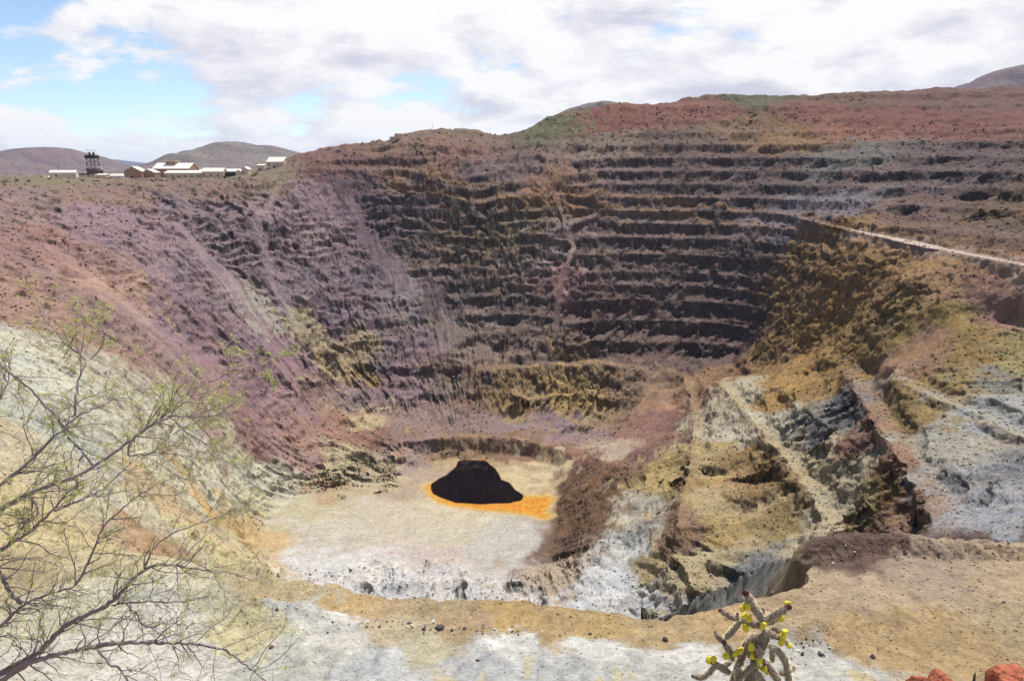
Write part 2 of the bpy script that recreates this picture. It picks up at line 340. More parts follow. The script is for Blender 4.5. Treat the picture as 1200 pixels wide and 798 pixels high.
    # the benches of the right-hand wall: a level road on top, a rock face below its left edge
    m = (x > -240) & (x < 330) & (y > 110) & (y < 720) & (h < -60)
    if m.any():
        xm = x[m]; ym = y[m]; hm = h[m]; ed = perlin2(xm / 17, ym / 17, 66) * 3.2 + perlin2(xm / 6, ym / 6, 67) * 1.6
        for pts, drop, wid, stp, gu_ in RIBS:
            d, zr, side, run = seg_dist(xm, ym, pts)
            sd = -d * side + ed * (1 if gu_ == 1 else .95) + np.abs(perlin2(run / 6.5, run * 0 + drop, 78)) * gu_ * 1.6 * (side > 0) * (gu_ != 1)
            Lr = sum(math.dist(p[:2], q[:2]) for p, q in zip(pts[:-1], pts[1:]))
            endf = sstep(0, 25, run) * sstep(0, 55, Lr - run)
            lv = zr + perlin2(run / 30, run * 0 + drop, 68) * 1.2
            top = endf * (1 - sstep(wid, wid + 8, sd)) * (sd > -0.5)
            hm = hm + (lv - hm) * top
            face = np.maximum(lv + stp * sd, lv - drop * (np.clip(0.72 + 0.75 * perlin2(run / 26, run * 0 + 3.3 + drop, 69), 0.15, 1.15) if gu_ == 1 else np.clip(.85 + .5 * perlin2(run / 30, run * 0 + drop, 80), .5, 1.1))) 
            cut = (sd <= 0) & (sd > -34)
            if gu_ != 1:
                fz_ = (sd <= 0) & (sd > -drop * 1.1 / stp)
                hm = np.where(fz_, hm + np.maximum(face - hm, 0) * endf, hm)
            hm = np.where(cut, hm + np.minimum(face - hm, 0) * endf * (1 - sstep(24, 34, -sd)), hm)
        h[m] = hm
    # the brown ridge by the lake: long slope to the left, broken face to the right
    m = (np.abs(x - 55) < 80) & (y > 330) & (y < 560)
    if m.any():
        d, zr, side, run = seg_dist(x[m], y[m], RIDGE)
        nb = perlin2(x[m] / 9, y[m] / 9, 70) * 1.2 + perlin2(x[m] / 3.5, y[m] / 3.5, 74) * 0.5
        prof = np.where(side > 0, zr + nb + perlin2(run / 4.2 + d / 30, run * 0, 79) * np.minimum(d * .09, 1.6) - 0.62 * d, zr + nb - 1.5 * d)
        h[m] = np.maximum(h[m], prof)
    # haul ramp
    d, zr, side, run = seg_dist(x, y, RAMP[7:])
    wgt = 1 - sstep(4.6, 8.5, d + perlin2(x / 14, y / 14, 61) * 1.6 + perlin2(x / 5, y / 5, 62) * .9)
    h = h + (zr - h) * wgt
    # pit floor
    m = (y > 330) & (y < 640) & (np.abs(x + 20) < 230)
    fz = np.full(x.shape, -400, F32); ld = np.full(x.shape, 999, F32)
    if m.any():
        a, dd = floor_z(x[m], y[m]); fz[m] = a; ld[m] = dd
    dz = np.clip(0.5 + 0.5 * (h - fz) / 1.2, 0, 1)
    hb = fz * (1 - dz) + h * dz + 1.2 * dz * (1 - dz)
    h = np.where(fz > -300, hb, h)
    onfloor = np.where(fz > -300, 1 - sstep(0.2, 1.6, h - fz), 0).astype(F32)
    h = np.where(ld < -0.5, np.minimum(h, -230.05), h)
    # the lip of the near bench: level on top, broken off beyond the edge
    m = (y > 70) & (y < 150) & (x > -45) & (x < 62)
    if m.any():
        xm = x[m]; ym = y[m]; hm = h[m]
        d, zr, side, run = seg_dist(xm, ym, EDGE[4:])
        sd = d * -side + perlin2(xm / 4, ym / 4, 91) * .9 + perlin2(xm / 1.5, ym / 1.5, 92) * .35     # positive beyond the edge
        Lr = sum(math.dist(p[:2], q[:2]) for p, q in zip(EDGE[4:-1], EDGE[5:]))
        ef = sstep(0, 8, run) * sstep(0, 3, Lr - run)
        hm = np.where((sd > 0) & (sd < 14), np.minimum(hm, -60.1 - 1.7 * sd * ef), hm)
        fl = (sd <= 0) * (1 - sstep(5, 9, -sd)) * ef
        hm = hm + (-60.0 + perlin2(xm / 6, ym / 6, 93) * .25 - hm) * fl
        h[m] = hm
    # dark rock spur running down from the corner of the bench
    m = (np.abs(x - 40) < 40) & (y > 104) & (y < 250)
    if m.any():
        d, zr, side, run = seg_dist(x[m], y[m], SPUR)
        nb = perlin2(x[m] / 7, y[m] / 7, 94) * 1.3 + perlin2(x[m] / 2.6, y[m] / 2.6, 95) * .8 + perlin2(run / 5, run * 0, 96) * 1.0
        prof = np.where(side < 0, zr + nb - 2.3 * d, zr + nb - .55 * d)
        h[m] = np.where(d < 26, np.maximum(h[m], prof), h[m])
    # rubble berm along the bench
    m = (np.abs(y - 108) < 16) & (x > 30) & (x < 140)
    if m.any():
        d, zr, side, run = seg_dist(x[m], y[m], BERM)
        nb = 0.75 + perlin2(x[m] / 2.1, y[m] / 2.1, 63) * 0.45 + perlin2(x[m] / 0.9, y[m] / 0.9, 64) * 0.3 + perlin2(x[m] / 0.4, y[m] / 0.4, 65) * 0.16
        prof = zr + nb - np.maximum(d - 0.7, 0) * 0.62 - np.maximum(d - 3.6, 0) * 4
        h[m] = np.maximum(h[m], prof)
    cliff = np.interp(f, [0, .6, .72, .92, 1], [0, 0, 1, 1, 0]).astype(F32) * tt * (1 - cn)
    cliff = np.maximum(cliff, ledge)
    return h.astype(F32), ch, cliff, onfloor, ld, s.astype(F32), rho.astype(F32)

# ------------------------------------------------------------------ the sheet of ground: columns by bearing, rows packed where the land is steep to the eye
az = np.concatenate([np.linspace(-180, -60, 40)[:-1], np.linspace(-60, -40, 90)[:-1], np.linspace(-40, 40, 1480), np.linspace(40, 60, 90)[1:], np.linspace(60, 180, 40)[1:]]) * math.pi / 180
NR = 1500
rs = np.concatenate([np.geomspace(1.5, 55, 220), np.linspace(55.5, 160, 360), np.linspace(160.6, 1250, 1700), np.linspace(1260, 1650, 60)]).astype(F32)
aq = az[::4]
X = OX + np.sin(aq)[:, None] * rs[None]; Yg = OY + np.cos(aq)[:, None] * rs[None]
H = ground(X, Yg)[0]
el = np.arctan2(H, np.hypot(X, Yg))
dphi = np.abs(np.diff(el, axis=1)); dlog = np.diff(np.log(rs))[None]
dz_ = np.abs(np.diff(H, axis=1)) / np.maximum(rs[None, 1:], 30)
mon = dphi + 0.30 * dz_ + 0.055 * dlog * (rs[None, 1:] > 40) + 0.012 * dlog
ker = 9
pad = np.pad(mon, ((ker, ker), (0, 0)), mode='edge'); cs = np.cumsum(np.pad(pad, ((1, 0), (0, 0))), axis=0)
mon = (cs[2 * ker + 1:] - cs[:-2 * ker - 1]) / (2 * ker + 1)
padr = np.pad(mon, ((0, 0), (4, 4)), mode='edge'); cr = np.cumsum(np.pad(padr, ((0, 0), (1, 0))), axis=1)
mon = (cr[:, 9:] - cr[:, :-9]) / 9
cum = np.concatenate([np.zeros((len(aq), 1)), np.cumsum(mon, axis=1)], axis=1)
rq = np.empty((len(aq), NR), F32)
for i in range(len(aq)): rq[i] = np.interp(np.linspace(0, cum[i, -1], NR), cum[i], rs)
rad = np.empty((len(az), NR), F32)
for j in range(NR): rad[:, j] = np.interp(az, aq, rq[:, j])
del X, Yg, H, el, dphi, dz_, mon, pad, cs, padr, cr, cum, rq
X = (OX + np.sin(az)[:, None] * rad).astype(F32); Yg = (OY + np.cos(az)[:, None] * rad).astype(F32)
Z, CHV, CLIFF, ONFL, LD, SS, RHO = ground(X, Yg)

def normals(X, Y, Z):
    P = np.stack([X, Y, Z], -1)
    da = np.gradient(P, axis=0); dr = np.gradient(P, axis=1)
    n = np.cross(dr, da); n /= np.linalg.norm(n, axis=-1, keepdims=True) + 1e-9
    n[n[..., 2] < 0] *= -1
    return n
N0 = normals(X, Yg, Z)
steep = 1 - sstep(0.62, 0.90, N0[..., 2])
dist = np.hypot(X, Yg)
farm = sstep(90, 170, dist)
# rock broken into lumps and faces: moved along the normal, so that cliffs are rough too
def billow(k, seed): return 1 - np.abs(noise3(X / k, Yg / k, Z / k, seed)) * 2
fine = -billow(12, 71) * 2.4 - billow(5.4, 72) * 1.8 - billow(2.6, 73) * 0.9 + noise3(X / 1.3, Yg / 1.3, Z / 1.3, 74) * 0.3
ampl = CHV[..., 1] * (0.20 + 0.80 * np.maximum(steep, CLIFF * 0.7)) * farm * (1 - ONFL)
def cells(k, seed, wv):
    return cellrand(X / k + wv * noise3(X / (k * 2), Yg / (k * 2), Z / (k * 2), seed + 5), Yg / k + wv * noise3(X / (k * 2), Yg / (k * 2), Z / (k * 2), seed + 6), Z / (k * 1.3) + wv * noise3(X / (k * 2), Yg / (k * 2), Z / (k * 2), seed + 7), seed)
CE1 = cells(6.5, 701, .9); CE2 = cells(3.0, 711, .9)
fine = fine * 0.75 + CE1 * 1.25 + CE2 * 0.75
rub = sstep(0.35, 0.9, noise3(X / 2.6, Yg / 2.6, Z / 2.6, 75)) * 1.3 + sstep(0.3, 0.9, noise3(X / 1.4, Yg / 1.4, Z / 1.4, 76)) * 0.7
disp = fine * ampl * 1.1 + rub * CHV[..., 1] * farm * (1 - ONFL) * (1 - steep) * 0.8
nn = 1 - farm
finen = noise3(X / 1.6, Yg / 1.6, Z / 1.6, 81) * 0.20 + noise3(X / 0.55, Yg / 0.55, Z / 0.55, 82) * 0.10
spur = sstep(0.45, 0.8, CHV[..., 1]) * sstep(96, 108, dist)
disp = disp + nn * (finen * (0.35 + CHV[..., 1] * 2) * sstep(8, 40, dist) + spur * (billow(3.0, 83) * 0.5 + billow(1.1, 84) * 0.25))
gn = N0.copy(); gn[..., 2] *= 0.7
X = (X + gn[..., 0] * disp).astype(F32); Yg = (Yg + gn[..., 1] * disp).astype(F32); Z = (Z + gn[..., 2] * disp).astype(F32)
Z = np.where(LD < -0.5, np.minimum(Z, -230.05), Z)
FARROWS = [1800, 2300, 3200, 5000, 9000, 16000, 30000]
# ------------------------------------------------------------------ geology: what colour the ground itself is, from place to place
def lin(hexs):
    c = np.array([int(hexs[i:i + 2], 16) for i in (0, 2, 4)], float) / 255
    return np.where(c <= 0.04045, c / 12.92, ((c + 0.055) / 1.055) ** 2.4)
GEO = """30,240,9a7f78 60,290,9c7a70 120,260,9b8088 180,300,95808a 250,260,8d7b82 300,300,857680 350,260,8f7f85 20,350,a98674 120,360,9f8075 150,350,b59078 200,380,917880 260,380,8f7882
300,430,8f7780 340,470,967e80 320,378,b3a594 360,390,aa9a7e 390,430,b39f7a 430,430,9a8560 420,400,a08e74 30,430,d8d3bd 100,460,d5cfb8 150,480,d3c8b0 80,500,c9c6b6 40,540,cfc0a0 100,570,d2c8b0 130,600,d0c4a4 190,612,d4c8a8 60,610,d0bd90 230,632,d8c898 340,400,8f7f80 370,350,85777c 400,372,7d7078 445,390,7d7074 375,456,968078 328,420,8d7880 408,462,8f7c78 452,425,776a6c 350,340,847880
160,620,b29270 200,560,d8d0b4 250,560,ddd5bd 300,580,dcd4b8 250,600,d9b980 290,630,d6b988 200,590,d0b890 330,560,d5cdb5 350,600,d2c6a4 300,530,9c8078 340,520,a0847a 400,500,9a7a6c 430,505,8a6a5c
400,555,d0c09a 370,575,c0a684 440,560,cbb894 415,495,cdb58c 480,560,9f8a84 430,610,d6c8ae 380,640,d8ccb4 520,630,d8cbb2 600,650,d2c8b8 640,560,dfc9a0 620,545,dcc49a 350,668,e3ddd2 450,668,e6dfd6
530,682,e2d9cf 490,662,dcc8b8 600,692,e0d8d0 640,682,c8b090 700,692,dedad2 770,715,d8d4cc 740,655,d5d0c2 738,600,c8bfa8 690,560,745a46 690,620,6f5643 670,640,6a523f 705,590,735945 600,525,8a705e 530,525,947c66
650,540,8a6c5e 690,545,7d5f52 480,505,8e7a72 560,500,8f7b74 650,500,8f7d7c 720,530,bba68c 760,500,86695e 740,530,80645a 620,460,a08660 680,460,ab9060 720,460,8d7662 560,450,84705e 530,440,7b6a60
450,460,847276 470,430,8a7880 450,250,6e5f62 450,300,766769 420,220,6b5a5e 385,240,8a7a82 440,320,7d7078 500,300,74665f 560,255,6f5f55 560,280,85735e 600,265,80705c 600,300,796a60 650,300,9a8880
660,320,8f7470 700,300,74625c 760,300,6f5e58 800,320,665650 850,340,64534d 700,380,67544f 760,370,6b5952 600,370,6e6059 520,350,6c5f5c 540,390,83756e 480,360,8a7e7c 620,400,7a6a60 800,400,63504a
870,380,5e4c48 400,190,7b5f58 450,175,7c6456 470,190,7d6256 520,170,84655a 500,158,7f6a5c 560,155,7d6a5e 600,200,6e5c5a 700,200,6c5a58 650,210,8a6a58 700,170,7c6a5e 800,200,66544f 800,170,6a564e
900,200,604e4b 1000,210,5c4a49 1100,200,574645 1150,230,54433f 880,152,8a6a48 925,162,9a7448 700,140,8e5f50 640,150,6b6450 760,130,8d5a4a 830,125,925c4a 950,130,8a5a4a
1050,140,885548 1150,140,84554a 960,152,9a6a55 1100,115,7a5a52 1000,112,7a5c4c 870,115,6a6650 980,235,7f787c 985,190,756e68 960,245,7d7278 1100,240,6a544c 1180,255,6b5138 1190,230,5f4a34
1150,285,6b5340 1180,262,5a4636 1100,272,6d5548 950,300,8a6c48 1000,310,97754c 920,340,8d6e4a 1050,330,987852 1100,330,9a7a5a 1180,350,94766a 1150,322,8a6a58 1000,380,987a4a 950,400,a5834f 1050,370,8d764a
1100,370,917b4e 900,420,8e6e46 860,440,8a6a4a 930,450,a8854e 960,420,9c7c48 1080,420,957761 1120,420,93784a 1160,440,8a8578 1130,400,8e7448 1180,425,97895f 1190,405,9a8a60 1180,480,b0aca4 1120,442,9b8458 1060,482,8f7a52
1020,500,86685a 1050,540,866858 1068,580,8a6c58 980,480,7c7a78 1030,575,84683e 955,455,9a7a48 960,500,84827e 940,530,b5a480 1000,560,b0a488 1010,590,8a7a58 1100,520,a8a090 1100,560,a09c94 1150,600,9c9a98 1190,620,9a9a9c 1130,560,8e8c8a
1190,560,807f80 800,560,9a7f4c 830,550,b09a6a 780,560,b19a68 860,590,b5a078 850,620,a68c5a 900,560,8f7444 870,540,97794a 900,620,8e7a50 960,612,cfc0a0 882,498,d0c4a8 845,470,c8b898 800,470,9a7c66 790,620,7f6858
840,690,c9b48a 810,670,b8a47a 770,660,ad9866 830,650,b3a074 870,690,6a6a66 905,675,6a6456 930,670,6c5e48 500,705,a08a62 770,738,a1885c 812,735,a1885c 650,733,a08558 550,726,a08660 450,712,a88e66 600,722,a8894f 420,700,b89a62 700,735,a98c54 850,732,a98a5a 950,712,a48a66
1000,692,a98f70 1100,680,97826a 1150,700,ab9270 1180,720,a08a66 1000,742,a68a5c 1100,747,9c8256 1050,645,604b40 1150,650,614a40 1000,642,644e42 600,753,e2ddd0 700,757,e2ddd0 800,760,ded8cc
400,742,e0d8c8 460,728,cbb890 450,780,c6c4be 550,780,bfbdb8 650,785,c2c0b8 750,785,c4c1b4 950,778,c9c4b6 350,770,c8c4b4 500,766,c8bc98 100,700,d6cca8 200,730,ddd6c0 50,660,c4b080 120,660,c9b886
250,700,d9cfa8 200,780,d8d0c0 60,780,d5cdb8 340,705,cfcabc 280,682,b8a478 320,684,b39e70 300,735,d6c790 60,214,8a7a62 180,210,8c7a66 300,206,8a7862 100,222,94796a 250,216,8d7468"""
gs = [t.split(',') for t in GEO.split()]
gp = np.array([hit(float(a), float(b)) for a, b, c in gs], F32)
gc = np.array([lin(c) for a, b, c in gs], F32)
lil = np.clip((gc[:, 2] - gc[:, 1]) * 6, 0, 1)[:, None]; gc = gc * (1 + lil * np.array([.07, .01, -.17], F32))
gu = np.array([[float(a), float(b)] for a, b, c in gs])
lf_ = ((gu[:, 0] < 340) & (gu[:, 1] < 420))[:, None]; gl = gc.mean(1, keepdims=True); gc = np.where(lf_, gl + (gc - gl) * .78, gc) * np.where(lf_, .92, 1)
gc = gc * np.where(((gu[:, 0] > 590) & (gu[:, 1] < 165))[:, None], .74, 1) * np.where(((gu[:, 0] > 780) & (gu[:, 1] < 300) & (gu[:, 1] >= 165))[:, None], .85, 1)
lw_ = ((gu[:, 0] < 480) & (gu[:, 1] < 535))[:, None] * np.clip((gc[:, 2] - gc[:, 1] * .93) * 12, 0, 1)[:, None]; gc = gc + (gl / lin('94796e').mean() * lin('94796e') - gc) * lw_ * .5
nb_ = (gu[:, 1] > 638)[:, None]; gl = gc.mean(1, keepdims=True); gc = np.where(nb_, gl + (gc - gl) * .82, gc)
dk_ = np.clip((.34 - gl) / .12, 0, 1) * (gu[:, 1] < 640)[:, None]; gc = np.clip((gl + (gc - gl) * (1 + (.22 - .20 * np.clip(((gc.max(1, keepdims=True) - gc.min(1, keepdims=True)) / gc.max(1, keepdims=True) - .5) / .25, 0, 1)) * dk_)) * (1 - .16 * dk_), .01, 1)
gc = gc.astype(F32)
P = np.stack([X, Yg, Z], -1).reshape(-1, 3).astype(F32)
shp = X.shape
wsc = np.clip(dist.ravel() / 500, 0.06, 1.3)[:, None].astype(F32)
wob = np.stack([fbm2(X, Yg, 34, 4, 101).ravel(), fbm2(X, Yg, 34, 4, 105).ravel(), fbm2(X + Z, Yg - Z, 34, 4, 109).ravel()], 1) * 26
wob2 = np.stack([fbm2(X, Yg, 3.2, 3, 111).ravel(), fbm2(X, Yg, 3.2, 3, 115).ravel(), 0 * X.ravel()], 1) * 3.2
Pw = P + np.where(wsc > 0.3, wob * wsc, wob2 * np.clip(wsc * 5, 0, 1.4))
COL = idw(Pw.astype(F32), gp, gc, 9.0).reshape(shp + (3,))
Pw = P + np.where(wsc > 0.3, wob[:, [1, 2, 0]] * wsc * 2.6, wob2 * np.clip(wsc * 5, 0, 1.4) * 2)
COL2 = idw(Pw.astype(F32), gp, gc, 9.0).reshape(shp + (3,))
mk = sstep(0.0, 0.16, fbm2(X + Z * .6, Yg - Z * .4, 17, 5, 137)) * 0.75
COL = COL + (COL2 - COL) * mk[..., None]; del COL2
del Pw, wob, wob2

def mix(col, mask, rgb):
    return col + (np.asarray(rgb, F32) - col) * mask[..., None]
f_ = farm
thick = sstep(-0.1, 0.5, fbm2(SS, RHO / 7, 9, 4, 121))                      # streaks running down the slopes
streak = fbm2(SS, RHO / 6, 4.5, 4, 125)
patch = fbm2(X + Z * 0.5, Yg + Z * 0.7, 26, 5, 131)
patch2 = fbm2(X - Z * 0.3, Yg + Z, 9, 4, 135)
rockn = noise3(X / 3.1, Yg / 3.1, Z / 3.1, 141) * 0.5 + noise3(X / 1.3, Yg / 1.3, Z / 1.3, 142) * 0.5
slope_st = CHV[..., 2] * f_ * (1 - ONFL)
COL = COL * (1 + (streak * 0.14 * slope_st)[..., None])
# bare rock is purer and deeper in colour than the dust and rubble that lie on the benches
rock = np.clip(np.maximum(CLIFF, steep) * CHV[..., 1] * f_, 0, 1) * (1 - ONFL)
dusty = (1 - rock) * CHV[..., 0] * f_
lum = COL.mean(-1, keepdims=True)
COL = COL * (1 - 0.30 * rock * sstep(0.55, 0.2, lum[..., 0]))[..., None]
COL = COL + (np.array(lin('94837a'), F32) * 1.0 - COL) * (dusty * 0.22)[..., None]
tint = np.stack([1 + 0.14 * patch, 1 + 0.05 * patch, 1 - 0.10 * patch], -1)
COL = COL * (1 + (tint - 1) * (f_ * (1 - ONFL * .8))[..., None])
COL = COL * (1 + (patch2 * 0.20 * f_ * (1 - ONFL * .8) + (rockn * (0.05 + 0.16 * rock) + CE1 * (.05 + .10 * rock) + CE2 * (.06 + .10 * rock)) * f_ * (1 - .8 * ONFL))[..., None])
och = sstep(0.18, 0.42, patch2 + 0.35 * fbm2(X, Yg, 60, 2, 151)) * f_ * (CHV[..., 1] > 0.3) * 0.12
COL = mix(COL, och * sstep(0.5, 0.25, lum[..., 0]) * (Z < -25), lin('a27b45'))
COL = COL * (1 + CHV[..., 3] * (.13 + .10 * patch2))[..., None]
# the ochre band under the haul ramp, the ramp itself
dr, zr, sd, run = seg_dist(X, Yg, RAMP)
ob = (1 - sstep(2, 6, np.abs(dr - 8))) * sstep(-0.3, 0.2, patch2 + 0.2) * (X > -150) * sstep(470, 620, dist)
COL = mix(COL, ob * 0.30, lin('a27c48'))
rm_ = (X > 60) & (X < 330) & (Yg > 110) & (Yg < 700)
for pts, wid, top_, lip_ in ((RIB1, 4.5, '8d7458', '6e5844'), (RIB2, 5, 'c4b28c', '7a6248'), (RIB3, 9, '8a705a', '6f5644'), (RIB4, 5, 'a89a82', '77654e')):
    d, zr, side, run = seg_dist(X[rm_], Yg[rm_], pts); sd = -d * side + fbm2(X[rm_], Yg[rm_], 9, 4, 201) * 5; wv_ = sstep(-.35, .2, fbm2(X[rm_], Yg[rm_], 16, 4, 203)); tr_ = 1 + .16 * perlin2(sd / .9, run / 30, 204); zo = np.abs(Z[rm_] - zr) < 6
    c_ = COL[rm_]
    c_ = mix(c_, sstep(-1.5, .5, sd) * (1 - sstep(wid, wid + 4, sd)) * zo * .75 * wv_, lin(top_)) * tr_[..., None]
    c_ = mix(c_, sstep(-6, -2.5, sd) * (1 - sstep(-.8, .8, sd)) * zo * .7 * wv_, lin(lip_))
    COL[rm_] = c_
COL = mix(COL, (1 - sstep(4, 13, seg_dist(X, Yg, RAMP[8:])[0] + fbm2(X, Yg, 12, 3, 207) * 6)) * .6, lin('ab9686'))
d, zr, side, run = seg_dist(X, Yg, SPUR)
sm_ = (side < 0) * (1 - sstep(9, 15, d + fbm2(X, Yg, 5, 3, 209) * 5)) * (Z < -59) * (Yg > 103)
COL = mix(COL, sm_ * .9, lin('6f6e69')); COL = mix(COL, sm_ * (1 - sstep(6, 26, run + fbm2(X, Yg + Z, 5, 3, 211) * 14)) * .7, lin('6e5a3e'))
# pit floor: silt with flow marks, orange ring round the water
ang = np.arctan2(X - LAKEP[0][0], Yg - LAKEP[0][1])
dd = LD + fbm2(X, Yg, 26, 4, 161) * 7
band = np.sin(dd * 0.8 + fbm2(X, Yg, 40, 3, 165) * 4) * 0.5 + 0.5
m = ONFL * sstep(45, 3, dd) * .8
COL = mix(COL, m * (0.25 + 0.3 * band), lin('e6cf9c'))
flow = fbm2(X * 0.9 + Yg * 0.5, (Yg - X * .3) * 3.0, 22, 4, 168)
COL = COL * (1 + (flow * 0.22 * ONFL)[..., None])
mm = (Yg > 380) & (Yg < 620) & (np.abs(X) < 160)
OD = np.full(X.shape, 999, F32); OD[mm] = poly_sdf(X[mm], Yg[mm], ORANGEP)
OD = OD + fbm2(X, Yg, 9, 3, 171) * 1.8
COL = mix(COL, (1 - sstep(0.0, 5.5, OD)) * 0.85, lin('e6cc94'))
COL = mix(COL, (1 - sstep(-2.6, 2.0, OD)), lin('d99c34'))
COL = mix(COL, (1 - sstep(-5.0, -1.5, OD)) * (0.5 + 0.5 * sstep(-.3, .3, fbm2(X, Yg, 6, 3, 175))), lin('cf7a10'))
ob_ = np.sin(OD * 1.3 + fbm2(X, Yg, 14, 3, 177) * 5) * .5 + .5
COL = mix(COL, (1 - sstep(-1.0, 3.5, OD)) * ob_ * .55, lin('e2b25c'))
sh = (LD < 1.2) & (LD > -20)
COL = mix(COL, sh * sstep(1.2, 0.2, LD), lin('7a4a12'))
# near bank: grey clay with yellow sulphur stains running down it, rubble flecks, streaks along the bench
nf = (1 - f_)
wash = fbm2(X * 1.0, Yg * 0.3, 3.8, 5, 181) * sstep(84, 70, Yg)
COL = mix(COL, nf * sstep(0.08, 0.32, wash) * 0.55, lin('cdb878'))
COL = mix(COL, nf * sstep(0.15, 0.5, -wash) * 0.4, lin('9a9a98'))
along = fbm2(X * 0.12, Yg, 3.0, 4, 185) * sstep(80, 86, Yg)
COL = COL * (1 + nf * along * 0.28)[..., None]
fl = noise3(X / 0.5, Yg / 0.5, Z / 0.5, 191); fl2 = noise3(X / 0.9, Yg / 0.9, Z / 0.9, 192)
COL = COL * (1 - nf * 0.22 * sstep(0.55, 0.85, fl) + nf * 0.06 * fl2)[..., None]
# scrub on the dumps and the plateau
grn = sstep(0.1, 0.35, fbm2(X, Yg, 8, 4, 195) + 0.35 * sstep(900, 1000, dist) * ((X < 110) & (X > 0)) - 0.1) * (Z > -18) * (dist > 600) * (1 - steep)
COL = mix(COL, grn * 0.55, lin('6d6a45'))
lumc = COL.mean(-1, keepdims=True)
COL = np.clip(COL * (0.86 - 0.30 * sstep(0.14, 0.50, lumc)), 0.01, 0.80)

# extra rings of plain out to the horizon
n_az = len(az)
XX = np.concatenate([X] + [(OX + np.sin(az) * r)[:, None].astype(F32) for r in FARROWS], 1)
YY = np.concatenate([Yg] + [(OY + np.cos(az) * r)[:, None].astype(F32) for r in FARROWS], 1)
zl = Z[:, -1]
ZZ = np.concatenate([Z] + [(zl * max(0, 1 - (r - 1650) / 1500) + -18 * min(1, (r - 1650) / 1500))[:, None].astype(F32) for r in FARROWS], 1)
CC = np.concatenate([COL] + [np.tile(lin('7d7258').astype(F32) * .8, (n_az, 1, 1)) for r in FARROWS], 1)
RK = np.concatenate([rock] + [np.zeros((n_az, 1), F32) for r in FARROWS], 1)

def grid_mesh(name, XX, YY, ZZ, wrap=False):
    na, nr = XX.shape
    me = bpy.data.meshes.new(name)
    co = np.stack([XX, YY, ZZ], -1).reshape(-1).astype(F32)
    me.vertices.add(na * nr); me.vertices.foreach_set('co', co)
    idx = np.arange(na * nr, dtype=np.int32).reshape(na, nr)
    q = np.stack([idx[:-1, :-1], idx[1:, :-1], idx[1:, 1:], idx[:-1, 1:]], -1).reshape(-1, 4)[:, ::-1]
    me.loops.add(q.size); me.loops.foreach_set('vertex_index', q.reshape(-1).astype(np.int32))
    me.polygons.add(len(q)); me.polygons.foreach_set('loop_start', np.arange(0, q.size, 4, dtype=np.int32))
    me.update(calc_edges=True)
    me.polygons.foreach_set('use_smooth', np.ones(len(q), bool))
    return me
tme = grid_mesh('ground', XX, YY, ZZ)
ca = tme.color_attributes.new('Geology', 'FLOAT_COLOR', 'POINT')
ca.data.foreach_set('color', np.concatenate([CC, np.ones(CC.shape[:2] + (1,), F32)], -1).reshape(-1).astype(F32))
ra = tme.attributes.new('Rock', 'FLOAT', 'POINT'); ra.data.foreach_set('value', RK.reshape(-1).astype(F32))
COLL = bpy.context.scene.collection
def tag(o, label=None, cat=None, group=None, kind=None):
    if label: o['label'] = label
    if cat: o['category'] = cat
    if group: o['group'] = group
    if kind: o['kind'] = kind
    return o
def link(name, me, mat=None, parent=None):
    o = bpy.data.objects.new(name, me); COLL.objects.link(o)
    if mat is not None and not me.materials: me.materials.append(mat)
    if parent is not None: o.parent = parent
    return o

# ------------------------------------------------------------------ materials
def new_mat(name):
    m = bpy.data.materials.new(name); m.use_nodes = True
    nt = m.node_tree
    for n in list(nt.nodes):
        if n.type == 'BSDF_PRINCIPLED': b = n
    return m, nt, b
def nd(nt, typ, **kw):
    n = nt.nodes.new(typ)
    for k, v in kw.items(): setattr(n, k, v)
    return n
def simple(name, rgb, rough=0.85, var=0.15, scale=3.0, bump=0.0, metal=0.0, spec=0.25):
    m, nt, b = new_mat(name)
    geo = nd(nt, 'ShaderNodeTexCoord'); no = nd(nt, 'ShaderNodeTexNoise'); no.inputs['Scale'].default_value = scale; no.inputs['Detail'].default_value = 5
    nt.links.new(geo.outputs['Object'], no.inputs['Vector'])
    rp = nd(nt, 'ShaderNodeMapRange'); rp.inputs[1].default_value = 0.25; rp.inputs[2].default_value = 0.75
    rp.inputs[3].default_value = 1 - var; rp.inputs[4].default_value = 1 + var
    nt.links.new(no.outputs['Fac'], rp.inputs[0])
    mx = nd(nt, 'ShaderNodeVectorMath', operation='SCALE'); mx.inputs[0].default_value = tuple(rgb)
    nt.links.new(rp.outputs[0], mx.inputs['Scale']); nt.links.new(mx.outputs[0], b.inputs['Base Color'])
    b.inputs['Roughness'].default_value = rough; b.inputs['Metallic'].default_value = metal; b.inputs['Specular IOR Level'].default_value = spec
    if bump:
        bp = nd(nt, 'ShaderNodeBump'); bp.inputs['Strength'].default_value = bump; bp.inputs['Distance'].default_value = 0.02
        nt.links.new(no.outputs['Fac'], bp.inputs['Height']); nt.links.new(bp.outputs[0], b.inputs['Normal'])
    return m

